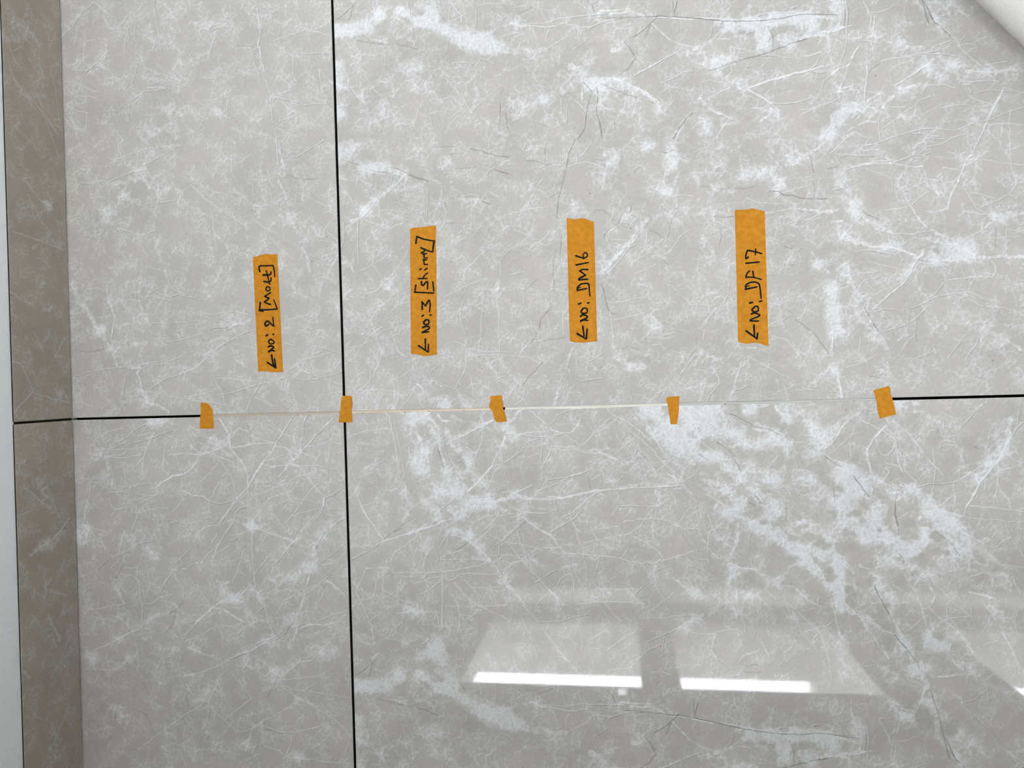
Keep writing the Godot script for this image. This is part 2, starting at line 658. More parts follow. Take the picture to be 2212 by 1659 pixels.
L 18 50 1094 1197 1112 1191
C 19 60 1143 1131 1163 1127 1178 1139 1181 1151
B 32 70 1159 1123 1176 1135 1181 1147
B 38 65 1179 1154 1189 1181 1199 1192 1220 1208 1237 1224
D 10 40 1196 1174 1212 1188 1237 1204
L 15 60 1201 1189 1216 1206
C 13 50 1216 1206 1223 1199
L 14 50 1179 1158 1184 1169
C 15 50 1161 1114 1167 1094 1181 1084 1214 1083
D 10 40 1134 1084 1153 1080 1161 1075
C 13 50 1151 1054 1179 1056 1206 1061 1238 1062
B 24 60 1181 1040 1207 1038 1238 1037
L 16 60 1151 1058 1161 1077
B 28 60 1109 1040 1134 1021
L 17 60 1140 1050 1158 1034 1169 1024
B 35 60 1130 1049 1148 1026
B 18 70 1139 1202 1161 1201
L 16 50 1141 1213 1167 1225
B 42 60 1164 1220 1177 1239
L 17 60 1175 1235 1184 1245 1194 1247
B 42 70 1194 1249 1215 1256 1234 1262
C 13 50 1197 1270 1211 1267 1234 1272
L 14 45 1000 1230 1014 1231 1025 1236
D 10 35 1035 1249 1055 1256
B 18 50 1035 1240 1050 1226 1059 1228
C 16 50 1063 1262 1074 1253 1092 1260 1099 1266
B 28 75 1095 1266 1106 1281 1117 1299 1133 1316
L 14 50 1108 1255 1124 1238
K 123 30 1124 1264 1141 1259
K 139 35 1214 1112 1204 1134
B 53 70 1151 1308 1165 1297 1173 1313
D 10 35 1034 1292 1066 1292
L 14 50 1046 1314 1066 1309
D 10 40 898 1200 902 1217 897 1238
B 44 60 879 1244 884 1267 874 1282
L 16 50 884 1182 899 1189 928 1205
B 37 60 851 1167 874 1162 885 1169
D 10 40 884 1174 917 1177 932 1176
L 14 40 896 1274 923 1247 930 1241
B 24 80 1196 983 1206 967 1228 944
B 35 75 1161 975 1182 969 1203 956
B 31 70 1252 958 1262 945 1275 935
L 15 60 1262 956 1296 960
L 14 60 1293 973 1317 960 1327 948 1350 941
B 17 50 1292 977 1316 984
L 12 50 1250 1004 1272 988 1296 977
B 21 60 1170 1007 1195 994 1218 985 1237 988
B 35 65 1163 1036 1170 1018 1191 1007
L 19 50 1195 1007 1208 1017 1229 1021
L 14 50 1244 978 1242 1005 1245 1028
C 17 60 1180 1039 1203 1035 1222 1038 1257 1029 1284 1020 1308 1015
C 19 70 1308 1015 1332 1011 1358 1012 1376 1016
C 14 60 1307 1018 1329 1021 1346 1028 1366 1030
C 14 60 1345 1032 1369 1036
L 15 60 1376 1016 1400 1018 1427 1009
C 15 60 1427 1009 1450 1004 1475 1001
L 13 50 1404 995 1430 1006
C 15 60 1479 997 1509 987 1533 982
L 14 60 1458 1010 1487 1012 1532 1019
B 13 70 1492 948 1479 969 1469 988
L 22 80 1490 950 1478 972 1464 1002 1455 1019
C 18 60 1457 1019 1442 1049 1430 1073
L 28 80 1430 1075 1416 1088 1407 1113 1400 1130
B 17 60 1428 1074 1420 1085
B 15 70 1402 1130 1390 1148 1382 1171 1377 1188
L 15 50 1416 1088 1435 1084 1458 1088 1481 1095 1530 1104
L 14 60 1371 1097 1387 1102 1407 1107
L 14 50 1407 1114 1427 1123 1437 1136
L 14 50 1383 1066 1402 1074 1420 1081
C 13 60 1326 1063 1342 1050 1362 1048
L 19 60 1362 1048 1379 1042 1403 1031 1420 1029
C 14 60 1158 1058 1180 1056 1211 1060 1232 1060
L 17 60 1159 1053 1180 1055
C 15 60 1232 1060 1245 1066 1269 1075
L 14 60 1208 1050 1232 1047 1256 1056
B 16 70 1256 1069 1271 1077
C 19 70 1272 1079 1293 1073 1309 1067
C 14 50 1309 1067 1331 1067 1348 1063
L 19 60 1193 1084 1228 1074 1262 1075
B 21 70 1172 1088 1200 1079 1231 1078 1269 1081
L 23 80 1272 1081 1303 1091 1329 1092
C 19 70 1329 1092 1337 1111 1340 1121
B 17 60 1330 1094 1337 1111
L 19 70 1340 1121 1360 1126 1370 1119
B 24 60 1360 1117 1367 1110 1370 1132
L 15 50 1338 1122 1339 1137 1356 1145 1361 1157
B 17 60 1356 1149 1362 1158
L 15 60 1306 1173 1322 1159 1339 1146
C 15 50 1303 1153 1308 1168
L 21 60 1293 1157 1304 1178 1320 1207 1337 1226
B 14 50 1304 1178 1320 1207 1335 1226
L 14 50 1249 1182 1277 1182 1301 1176
L 14 50 1201 1085 1227 1094 1255 1107 1265 1115
C 13 40 1265 1088 1268 1110 1267 1143
L 12 45 1280 1104 1305 1133
L 12 45 1269 1127 1288 1144 1294 1158
B 39 60 1168 1088 1160 1113 1174 1131
C 17 60 1160 1121 1176 1133 1182 1148 1197 1173 1210 1198
B 31 70 1179 1137 1196 1171 1214 1202 1234 1214
B 59 60 1166 1149 1186 1187 1203 1209
D 10 40 1202 1183 1218 1193 1248 1208
K 191 50 1226 1125 1234 1154 1210 1106
K 103 40 1297 1043 1315 1033 1280 1047
K 132 30 1491 1047 1464 1106
L 13 50 1413 1146 1435 1189 1455 1204
L 13 50 1431 1156 1472 1171
L 14 60 1518 1124 1514 1147 1502 1164
L 15 60 1445 1189 1479 1175 1502 1164
C 13 50 1504 1168 1517 1180
L 13 50 1509 987 1505 1019 1505 1062
L 12 45 1505 1062 1506 1102 1512 1120
B 27 70 1367 1190 1377 1187
L 18 60 1412 1196 1435 1201 1462 1205
B 43 75 1462 1207 1488 1208 1514 1204
B 30 70 1478 1220 1503 1211 1527 1207
B 33 55 1469 1221 1451 1235
C 15 50 1224 1210 1238 1220 1251 1224
B 45 75 1224 1213 1248 1224 1265 1234
L 17 60 1261 1232 1284 1235 1304 1238
B 24 50 1237 1229 1247 1253
L 15 50 1258 1237 1259 1258 1274 1266
B 34 60 1344 1230 1360 1243 1377 1257
L 17 60 1304 1240 1326 1234 1349 1232
B 42 70 1157 1224 1174 1243 1192 1252
B 38 70 1181 1248 1205 1255 1219 1261
L 29 80 1219 1261 1250 1263 1274 1269 1308 1284
B 17 70 1223 1262 1257 1265 1284 1272 1311 1286
C 13 50 1186 1270 1214 1268 1236 1271 1264 1282
D 10 40 1221 1271 1250 1279 1267 1282
L 15 50 1267 1282 1281 1273 1298 1278
P 14 80 1315 1292 1325 1281
B 31 80 1311 1290 1327 1283 1327 1274
B 27 60 1334 1271 1356 1269 1369 1275
B 41 55 1340 1251 1360 1260 1376 1264
L 18 60 1381 1272 1410 1255 1434 1244 1461 1224
B 23 60 1383 1270 1410 1257 1430 1248
B 40 60 1381 1285 1410 1273 1427 1258
B 37 85 1328 1294 1367 1295 1409 1293 1443 1297
B 30 80 1443 1297 1476 1297 1525 1300
L 19 70 1316 1301 1352 1299 1392 1300
D 11 45 1321 1296 1342 1299
B 20 90 1297 1315 1308 1302 1313 1290
C 19 70 1307 1304 1300 1322 1286 1343 1268 1357 1247 1374
B 34 60 1272 1337 1286 1321 1295 1316
B 24 65 1233 1387 1251 1371 1272 1355
L 19 60 1233 1387 1226 1392 1219 1399
P 14 60 1219 1397 1224 1394
C 15 60 1224 1405 1243 1398 1264 1401
K 87 45 1205 1286 1229 1289 1197 1306
K 102 40 1324 1331 1332 1360
K 68 45 1359 1281 1351 1279
K 86 35 1262 1408 1246 1418
L 13 50 1222 1296 1253 1305 1273 1311
B 42 85 1159 1304 1169 1319 1175 1334
B 28 80 1177 1338 1187 1359 1197 1381
C 15 50 1183 1358 1193 1377 1202 1393
D 15 40 1185 1362 1200 1391 1212 1413 1226 1441
B 28 60 1215 1424 1224 1447 1245 1472
C 17 60 1230 1447 1245 1470 1254 1488
B 122 40 1176 1390 1183 1427 1165 1445
P 52 50 1224 1463 1241 1473 1248 1488
L 14 50 1188 1320 1232 1315
C 14 60 1191 1350 1203 1335 1235 1328
L 14 50 1200 1372 1209 1365 1228 1364 1244 1356
L 12 40 1203 1332 1225 1360
C 15 60 1238 1449 1259 1443 1287 1435 1311 1419 1330 1398
C 15 60 1298 1399 1319 1392 1334 1384 1353 1376 1377 1373 1387 1370
L 17 60 1387 1370 1417 1370 1440 1382
C 15 60 1333 1380 1350 1368 1366 1347 1374 1342
L 18 70 1374 1342 1405 1340 1431 1338 1463 1340
L 16 60 1463 1340 1470 1329 1470 1316 1462 1305
L 13 50 1316 1359 1333 1380
C 13 50 1402 1307 1407 1331 1410 1342
L 13 50 1355 1312 1371 1337
L 14 50 1341 1311 1365 1304
L 13 50 1402 1362 1417 1386 1443 1402
L 14 50 1450 1402 1483 1407 1515 1416
B 34 55 1378 1380 1396 1403 1416 1420
B 84 35 1389 1417 1415 1436 1372 1431
B 37 65 1362 1436 1368 1449
C 15 50 1368 1456 1381 1469 1394 1475 1410 1460
C 15 50 1394 1479 1384 1491 1370 1511
C 15 55 1438 1452 1428 1482 1412 1503 1405 1517
B 66 65 1438 1448 1463 1460 1487 1475
B 33 60 1487 1477 1507 1490 1521 1502
K 151 35 1396 1490 1420 1509
D 9 30 1309 1419 1307 1447 1308 1472
C 13 50 1290 1387 1295 1400 1290 1431
L 14 50 1193 1460 1189 1482
C 15 50 1259 1511 1278 1491 1286 1477
L 14 50 1271 1500 1291 1468 1312 1452
P 20 70 1342 1490 1346 1499
C 14 50 1309 1507 1326 1502 1341 1495
C 14 55 1494 1339 1500 1358 1508 1385 1511 1405 1519 1417
L 13 50 1494 1239 1491 1262 1489 1278
D 9 30 1472 1234 1471 1275
L 12 40 1427 1256 1477 1257 1518 1255
L 13 50 1497 1239 1526 1248
C 18 55 28 1271 47 1291 59 1308 56 1324
L 21 60 59 1310 82 1305 104 1287
B 29 60 100 1283 116 1294 133 1291
L 15 50 115 1333 124 1319 126 1311
L 15 50 139 1305 142 1336
L 19 50 172 1333 140 1340 123 1355
L 23 55 65 1385 78 1361 92 1340
C 18 50 65 1385 71 1402
L 16 50 13 1348 25 1379 54 1401 79 1418
C 18 50 2 1360 27 1384 70 1410 99 1435 126 1469
B 17 50 73 1406 92 1396
L 23 60 62 1416 88 1396 101 1391
C 17 50 100 1413 112 1426 130 1453 147 1463
L 21 60 121 1404 127 1420 137 1451 151 1463
L 17 55 125 1414 142 1409 144 1401
B 17 60 147 1463 157 1466
L 16 50 8 1438 36 1437 72 1424
L 16 50 2 1471 26 1465 40 1445 62 1420
D 12 35 2 1471 30 1478
L 16 50 99 1441 90 1474 81 1492 63 1524
C 19 60 68 1491 65 1520 49 1537 37 1541
P 15 70 37 1541 45 1543
C 18 50 37 1543 28 1553
L 17 50 5 1536 28 1537
L 16 50 36 1551 66 1542 92 1543 125 1550
B 17 60 120 1527 127 1548 120 1578
L 16 50 130 1517 151 1510 171 1494
C 18 60 168 1502 184 1529 200 1552
B 25 75 182 1533 192 1539 200 1552
L 18 60 169 1547 186 1533
C 18 60 173 1495 191 1511 209 1528 222 1528
B 21 65 216 1520 228 1530 244 1541
C 18 60 214 1508 224 1524 246 1537 274 1548
C 16 50 214 1506 231 1492 250 1477
L 16 50 258 1475 272 1490 288 1496
L 18 50 279 1548 294 1570 306 1579
L 16 50 274 1550 287 1526 303 1495 304 1453
C 17 50 305 1335 297 1349 292 1373 297 1395 305 1417
L 17 50 349 1301 350 1333 345 1373 341 1422 334 1458
L 16 50 387 1311 382 1347 387 1371 384 1414 385 1458
B 60 60 383 1311 388 1295
L 15 50 310 1451 346 1460 407 1463
L 16 50 305 1469 346 1468 396 1470
D 11 30 336 1462 335 1494 343 1504
L 15 45 278 1434 302 1443
L 16 50 333 1504 343 1506 341 1514
L 16 50 372 1529 391 1521
L 15 45 257 1325 310 1302 343 1291
L 16 50 316 1517 319 1563
L 16 50 168 1515 161 1543
C 15 40 148 1540 179 1553 206 1566
L 17 60 128 1582 136 1542
L 16 50 139 1589 165 1559
L 16 50 183 1559 189 1580 199 1592
B 49 60 216 1576 241 1565 249 1585
B 41 55 286 1572 310 1583
C 16 50 188 1465 190 1477 177 1491
B 21 60 173 1472 186 1471
D 11 45 519 1294 518 1329
D 13 50 513 1362 497 1377 485 1389 482 1414
D 11 40 476 1422 463 1441
D 11 40 447 1324 480 1296
L 15 45 497 1377 504 1397 501 1423
L 16 50 445 1324 446 1352
L 15 50 538 1371 538 1399 537 1424
D 11 40 491 1440 517 1438 544 1434
L 15 50 463 1441 489 1440
L 16 50 431 1471 453 1446 462 1437
L 15 45 489 1444 476 1467
L 16 50 409 1472 433 1473 460 1480 486 1495
D 13 45 437 1543 451 1525 473 1504 490 1489
B 20 75 559 1458 551 1475 544 1501
B 27 70 547 1485 542 1506 550 1515
L 16 50 566 1488 568 1507
C 15 50 593 1494 615 1482 627 1474
C 16 50 591 1504 589 1512 600 1510
K 15 80 593 1509 597 1509
C 17 50 534 1524 526 1537
P 8 80 469 1517 473 1516
P 8 80 493 1521 494 1525
B 31 70 525 1551 517 1576 510 1592
C 16 50 531 1557 521 1576
L 16 50 536 1585 548 1559 561 1546
C 15 50 565 1533 576 1537 596 1534 627 1531
L 16 50 544 1563 576 1564
C 15 50 444 1551 437 1576 421 1589
L 15 50 440 1572 447 1588
C 15 55 480 1556 485 1571 493 1581
C 15 50 591 1566 602 1582 612 1590
D 14 50 631 1311 638 1349 645 1378
B 19 50 626 1307 635 1319
C 17 55 640 1355 651 1359
L 16 50 647 1359 682 1356 699 1351 728 1349
D 13 40 647 1382 664 1384
L 15 50 701 1365 702 1384
C 16 50 681 1316 686 1334
L 15 50 740 1317 747 1333
L 14 50 656 1398 681 1393 723 1385
B 27 60 653 1435 652 1456 658 1460
L 16 50 653 1436 650 1398 647 1382
B 50 60 652 1460 663 1479 670 1495
B 57 70 678 1492 700 1504 719 1506
B 38 75 681 1515 704 1512 723 1514
K 57 50 687 1492 707 1489 731 1491
D 11 40 669 1468 681 1463 690 1461 709 1468
L 16 50 740 1459 759 1458 770 1470
C 14 50 767 1416 793 1427 808 1429 825 1443
L 16 50 757 1441 795 1431
B 94 50 753 1387 756 1421 737 1430
L 16 50 740 1451 714 1447 741 1428
L 15 50 754 1364 784 1361 802 1368
D 12 40 818 1401 809 1410
C 17 50 754 1471 756 1488
B 26 65 803 1481 808 1492
L 17 50 786 1474 807 1481 825 1485
C 15 50 834 1487 815 1511 802 1528 792 1549
B 22 50 831 1489 813 1515 800 1534
L 15 50 810 1557 820 1548 827 1539
C 16 50 661 1534 671 1545 687 1563 692 1589
C 17 50 655 1547 664 1568 665 1592
K 69 35 651 1572 646 1549
C 15 50 752 1571 771 1558
L 17 60 722 1555 730 1549 745 1550
L 17 50 717 1580 732 1584 751 1575
L 15 50 773 1556 761 1575
P 8 35 677 1337 690 1341
C 15 50 915 1326 913 1346 905 1367 893 1381
B 26 60 882 1383 893 1379
L 20 60 854 1418 873 1396 884 1383
L 18 60 886 1392 880 1413
L 15 50 849 1385 850 1406
B 22 60 848 1425 859 1418 867 1403
L 16 50 859 1429 854 1452
P 11 80 953 1473 971 1475
L 16 50 961 1497 986 1513 1015 1531
C 16 60 967 1501 993 1519 1018 1535 1038 1543 1057 1559 1074 1570 1101 1575
L 18 50 1004 1448 1019 1454 1038 1459 1052 1480 1080 1496
L 15 50 1094 1450 1088 1476 1080 1496 1069 1516
C 15 50 1076 1516 1086 1533 1102 1545 1112 1547
L 14 50 1111 1545 1124 1523
D 20 35 1056 1415 1073 1427 1096 1448 1124 1490
D 16 30 1038 1392 1052 1401
B 46 85 1143 1337 1138 1372 1136 1407 1133 1429
B 35 85 1135 1429 1136 1455 1132 1477 1131 1496
B 32 80 1139 1522 1142 1548 1147 1576 1150 1591
C 18 60 1136 1451 1131 1492
L 23 70 1139 1526 1147 1558 1150 1591
D 14 40 1130 1488 1128 1503
C 15 60 1178 1344 1189 1365 1198 1384
D 17 40 1198 1384 1204 1399 1214 1418 1230 1448
B 21 60 1188 1361 1207 1408 1221 1427
B 46 70 1157 1330 1178 1339
L 15 50 1146 1350 1171 1346
L 15 50 1135 1355 1164 1336
L 14 45 1193 1369 1208 1366 1231 1365
L 14 50 1215 1394 1225 1403 1231 1411
B 42 60 1220 1447 1219 1473
L 15 50 1192 1461 1188 1485
L 14 50 1227 1496 1197 1513 1159 1526
L 14 50 1003 1375 1021 1381 1039 1371
C 14 50 998 1424 1031 1412 1051 1401
L 14 50 1064 1426 1070 1406 1081 1393
L 14 40 1081 1393 1106 1406
D 10 40 1209 1545 1228 1549
L 13 45 1197 1577 1207 1545
L 20 60 937 1504 933 1521 925 1542 919 1560
B 37 70 921 1562 913 1579 911 1594
C 15 50 917 1568 936 1565 951 1557
L 18 60 873 1510 878 1525 887 1540 887 1554
L 18 60 870 1502 886 1499
B 29 65 863 1490 883 1495 892 1497
C 16 50 888 1552 866 1578 858 1593
L 16 50 841 1592 851 1577 846 1554
L 16 50 834 1518 856 1522 865 1536 846 1554
B 22 70 834 1512 840 1497
B 37 60 835 1485 850 1482
L 15 50 950 1578 979 1583 1006 1589
C 14 50 1110 1575 1143 1578
L 14 50 1051 1572 1073 1572
L 13 45 1011 1542 1017 1561
K 106 30 1097 1510 1106 1519
K 108 30 998 1561 1033 1564
K 63 40 845 1530 903 1541
L 23 60 99 -1 111 10 114 30 120 59 125 95 128 128 132 148
C 16 50 123 18 127 47 134 79 141 122 144 148 140 168
C 18 50 20 1597 39 1592 78 1593
L 18 50 5 56 21 51 40 45 76 39 110 40
C 16 40 78 123 97 115
L 16 45 60 137 90 139 107 137
C 17 50 12 128 5 142 4 159 19 179
L 24 60 19 183 26 206 34 230 48 255 67 282 79 300
B 30 50 28 214 38 237 54 263
C 18 50 15 147 21 167 38 192
D 12 30 27 173 46 178 72 174
L 16 50 103 188 126 184
L 18 50 32 226 56 220 75 214
B 30 50 71 206 88 214 100 221
L 18 50 157 85 158 104
B 46 80 168 3 173 35 181 58 192 80
B 104 75 192 10 207 16 203 6
B 50 75 173 23 202 24 214 36
B 33 75 217 20 231 45 232 65
B 54 75 214 40 228 65 236 81
L 23 60 184 72 196 98 204 116 205 141
B 54 75 192 80 200 104 203 133
B 33 80 230 81 237 101 243 121 244 135
D 14 50 229 89 235 113 242 135
C 18 60 232 65 244 89 251 109 263 133
B 49 75 244 135 252 159 258 171
B 83 65 162 108 168 134 194 145
B 54 70 173 112 191 120 194 145
B 41 65 174 148 198 153 209 149
C 18 55 171 160 177 187 186 213 200 229
L 18 55 175 160 169 148
L 18 55 211 161 220 189 223 213
B 54 60 208 171 222 181 239 181
P 10 90 204 185 208 189
B 62 65 222 185 230 209 234 219
D 11 40 194 157 206 171
L 18 50 173 169 198 159 215 151
B 62 70 254 169 251 189 259 199
B 82 70 258 171 280 178 296 186
B 123 75 275 201 295 206 287 222
B 143 70 258 235 278 240 295 230
B 102 60 269 254 286 250
B 32 80 302 188 329 164 352 142
L 27 75 298 194 325 168 350 142 361 131
L 22 65 359 131 371 107 384 87 393 64
B 44 75 384 83 393 72 403 68
B 48 80 385 38 391 48 402 38
B 32 75 393 52 390 75
B 36 70 405 70 423 60
B 36 80 414 24 424 7 437 -1
B 36 70 404 28 418 19
C 17 50 376 30 385 46
L 25 70 261 71 292 60 317 46 345 35 366 23
B 33 60 263 67 300 54 329 39 362 25
B 70 65 253 45 257 61 258 77
B 25 75 232 8 240 21 256 25
L 18 60 240 23 266 23
L 17 50 252 27 249 45
C 16 50 346 5 336 21 333 33
L 20 60 341 51 332 82 321 106
B 12 50 343 57 332 86
B 41 70 268 83 287 94 299 104
L 22 60 297 86 315 102 323 102
B 61 65 297 102 302 122 299 142
B 53 60 281 150 297 150
B 61 55 297 158 281 150
L 17 50 302 122 314 116 323 106
C 18 60 257 107 278 121 290 110
K 90 60 278 113 288 130
L 18 55 257 109 273 143 287 162
L 18 50 312 266 257 257 245 251
L 18 55 310 144 325 160 341 180 353 192
L 16 50 381 127 362 150 351 180 336 196
L 15 50 421 127 434 155
C 17 50 444 80 419 108 399 119 381 129
L 18 60 359 131 381 129
K 220 50 402 151 413 131 392 167
K 122 50 299 36 280 38
K 102 50 309 78 319 90
K 160 40 414 100 395 115
B 41 80 299 208 328 204 360 200
B 40 85 299 216 336 224 372 214 412 206 440 209
B 28 70 397 186 407 196 421 202
D 11 40 365 194 393 186
L 18 60 316 214 364 208
B 48 65 364 228 380 236 399 242
L 18 55 388 218 416 236 439 250
L 17 50 338 282 369 250 419 244
L 18 55 306 270 335 254 371 246
L 18 60 298 254 311 236 315 224
C 20 60 390 297 410 278 429 264
B 21 80 169 290 191 271 224 269
L 27 75 184 284 215 274 236 263 257 257
D 12 35 106 292 132 275 164 257
B 17 50 131 298 163 284 186 275
L 18 55 145 271 168 257
L 18 55 216 249 233 231 254 217
B 62 60 192 217 213 225 225 237
C 16 50 227 239 249 255
B 41 55 225 235 222 253
B 63 50 143 180 151 197 134 199
L 18 55 144 168 145 193 151 217
K 83 50 160 189 168 205
K 71 40 189 187 197 199
L 17 50 140 158 154 120
B 104 35 146 245 159 229
K 84 30 116 251 86 255
L 17 60 453 2 476 22 495 38
B 16 50 472 20 483 30 495 38
C 16 55 499 38 513 25
C 16 55 515 17 539 6 569 1
L 17 60 572 22 566 39 553 55
B 23 60 566 39 550 55
L 19 60 526 56 546 57 557 51
C 17 60 435 60 459 65 490 66 514 62 530 58
L 18 60 403 56 423 58 455 55 491 54
B 20 65 403 72 421 62 439 57
L 16 60 505 50 530 60 557 76 574 88
B 16 50 505 50 526 58
C 17 60 480 65 480 89 475 120 480 144 477 171
C 20 65 502 87 495 109 482 130 480 146
L 17 55 502 87 529 90 556 88
C 18 55 401 119 420 102 430 84 458 73 474 69
L 15 50 447 112 473 104
B 39 65 591 98 614 101 634 95
L 21 65 556 94 583 104 614 105 645 117 671 131
B 35 60 614 103 633 113 648 119
B 76 40 671 129 686 144 704 162
L 17 50 587 34 593 42 602 58
L 17 55 574 86 592 71 602 58 616 44 641 24
L 15 50 602 58 631 45 657 24
L 15 45 606 62 609 87
L 15 50 599 36 605 15 609 7
L 21 65 634 2 647 18 678 34 707 56 733 83
C 16 55 642 4 665 24
L 19 60 672 36 685 56 714 79 740 105 762 134 782 151
C 15 50 683 32 687 23 701 15
L 19 60 694 4 727 45 752 95 773 124
B 19 50 723 43 745 74 773 124
L 15 50 703 66 708 52
L 15 50 656 103 696 71
L 15 50 654 63 676 104
C 16 50 701 89 692 114 667 123
D 10 35 699 96 717 118 743 143
L 15 50 694 141 728 120
B 15 60 755 126 781 128 803 155
B 113 90 720 4 750 20 764 46
B 132 85 734 53 771 74 799 86
B 112 90 772 50 805 75 825 95
B 56 80 748 78 771 96 804 115 826 133
B 112 85 806 22 822 56 810 41
B 26 70 765 155 787 167 800 174
B 37 55 778 163 796 172
L 16 55 802 173 827 156
D 10 35 773 128 794 119
C 16 55 758 143 765 155 778 145
L 15 50 731 160 750 143 775 124
C 22 60 489 166 527 162 550 158 574 151 590 143
L 17 60 457 197 483 185 507 176 539 162
B 16 60 546 158 570 151
C 16 50 495 183 498 193 510 205
L 16 50 611 130 619 149 624 171
L 16 50 593 167 615 155
B 23 60 622 179 628 173 651 167
L 17 60 639 173 643 185
D 11 35 584 157 590 188
C 16 50 645 177 666 160
B 20 65 399 186 407 198
L 22 65 407 198 435 187 451 179
B 44 85 399 206 427 206 442 211
B 32 80 442 211 478 213 502 211
L 28 80 490 207 521 209 553 203 584 196 615 192 646 190
B 23 75 502 211 537 209 569 200 608 192
L 25 75 646 190 677 187 711 185 749 185 787 182
B 38 75 660 187 692 181 712 177
B 45 60 712 176 749 182 780 174
C 21 65 779 184 798 182 809 194 823 217
B 22 70 804 186 822 205
C 19 60 495 289 524 272 551 256 567 239
L 19 60 520 256 548 242 572 221 584 209 604 196 621 192
C 17 55 506 215 509 238 516 264
L 19 60 540 239 543 262 555 282
C 17 60 645 218 653 229 680 227 718 230 746 230
C 19 60 746 230 759 245 777 260 794 274 818 283
L 19 60 663 266 702 258 736 258 766 262 792 274
L 17 60 733 233 715 255 701 276 678 291
L 16 55 649 233 637 251
C 16 50 644 204 658 196
L 15 50 790 266 808 239 823 226
L 16 50 742 230 767 212
C 15 50 738 187 768 199 796 201
B 20 70 418 218 458 232 483 236
L 18 60 398 230 424 240 449 244
L 20 65 401 256 437 242 481 244 509 236
B 28 65 425 244 441 266 456 276
L 24 70 433 256 460 278 487 295
C 18 60 400 291 417 276 433 262
K 159 40 441 136 456 148 436 163
K 117 40 579 114 574 133
K 117 30 550 41 530 47
L 16 50 567 264 590 266
L 16 50 557 248 565 266
C 17 50 419 129 430 157 441 175
B 16 50 558 282 564 289
L 15 40 578 284 603 282 651 276
C 16 50 589 285 597 299
K 115 35 642 256 629 237
B 130 80 801 14 817 37 844 64
B 130 75 827 22 856 34 878 61
B 112 80 799 83 825 106 858 122
B 110 70 893 48 907 62 933 59
B 111 70 864 10 894 24
L 20 60 849 87 873 107 902 119
B 73 75 869 114 901 134 926 157
B 73 70 898 141 926 168 947 191
D 16 50 909 115 923 136 928 149
D 14 45 879 84 899 100 920 117
D 13 50 838 110 861 126
B 109 60 945 131 963 157 980 176
B 109 65 932 93 965 82 994 94
B 108 70 1008 101 1019 83 1031 109
B 90 75 969 52 991 60 1016 75
D 12 50 908 20 934 34 966 52 998 60 1019 73
D 10 40 951 49 973 54
B 54 70 941 17 974 3 994 1
B 47 80 1010 9 1028 34 1038 46
B 71 70 1036 6 1053 18 1074 28
B 89 70 1074 39 1084 54 1098 71
B 71 75 1098 77 1125 66 1143 48
B 53 75 1123 79 1101 95 1083 84
L 19 70 1162 43 1144 61 1133 83 1111 103
B 35 70 1162 39 1180 30 1187 27
K 108 60 1006 34 1002 41
K 90 60 1036 55 1020 53
K 106 55 1134 31 1124 38
K 55 60 927 5 923 11
K 43 50 1089 8 1096 15
B 107 60 1072 125 1079 110 1097 118
K 123 60 1160 78 1133 100 1164 108
K 105 60 1174 123 1167 126
L 15 60 1164 95 1164 122
L 17 60 1124 92 1132 107 1168 72
B 70 75 1123 133 1149 146 1175 156
L 19 60 1114 120 1139 133 1160 141 1184 150
D 14 50 1111 120 1125 133 1145 144
B 105 75 1141 165 1162 182 1173 208
B 105 70 1130 207 1150 222
B 90 65 1021 145 1017 169 1002 176
B 71 50 1042 147 1056 162
C 16 50 1045 167 1048 194 1062 199
K 89 40 1103 155 1099 170
B 106 50 1095 187 1112 211 1076 207
B 71 60 1085 164 1070 177
K 55 50 853 165 868 160
K 111 50 828 167 841 182
K 55 50 888 211 895 223
K 55 55 949 212 954 223
K 55 50 853 213 862 224
B 55 65 842 156 863 175 889 183
B 110 75 904 191 914 211 928 221
B 92 65 877 234 898 249 916 257
C 21 60 804 182 818 209 836 230 861 247 887 257
B 22 60 802 184 816 199
B 91 70 965 202 972 219 954 200
D 14 50 941 221 961 231
D 14 50 958 206 970 225
B 73 70 924 255 949 270 970 282
B 109 80 963 282 984 291 993 298
L 18 60 852 203 881 221 906 240
L 16 60 854 251 861 276 871 289
B 37 65 920 266 917 297
C 16 60 952 274 944 297
C 15 55 1024 233 1023 263
D 12 50 1024 233 1023 263
K 107 55 1040 244 1050 255
K 71 55 1082 250 1093 255
K 60 60 1121 244 1128 257
K 59 55 1164 245 1170 252
K 54 50 1051 280 1064 276
K 72 40 984 195 977 187
K 43 45 1093 237 1100 241
P 7 90 1030 218 1031 221
P 9 90 1058 246 1063 247
B 108 60 1004 223 1014 255
B 105 70 1146 252 1142 282
B 106 60 1081 285 1103 278
B 72 55 1028 282 1053 293
K 54 50 974 266 983 266
D 13 50 1168 163 1179 180
D 10 40 1127 189 1129 222
K 44 40 938 123 928 100
B 72 50 975 236 985 255
L 16 50 836 238 839 255 827 278
L 15 50 783 270 805 280 838 285
L 21 70 1186 41 1215 55 1239 70 1259 89
L 21 75 1240 55 1224 72 1211 86 1200 106
B 17 80 1236 57 1222 73 1216 81
B 17 85 1202 99 1198 115
B 21 80 1200 119 1204 139 1207 158
L 19 70 1198 102 1199 130 1206 158
L 19 70 1218 83 1221 103 1229 118 1238 121
L 17 65 1256 92 1252 107 1243 118
B 17 65 1256 100 1250 111
L 19 70 1259 89 1259 103 1262 124 1266 144 1271 157
B 24 80 1243 41 1247 48
B 45 70 1261 10 1271 23 1276 36
B 34 70 1254 46 1267 58 1281 67
C 19 70 1277 52 1290 78 1304 97 1317 117 1330 132
B 27 65 1281 65 1297 88 1313 115
L 19 70 1323 128 1336 145 1353 165
B 51 75 1296 7 1309 11
L 17 60 1285 12 1276 36
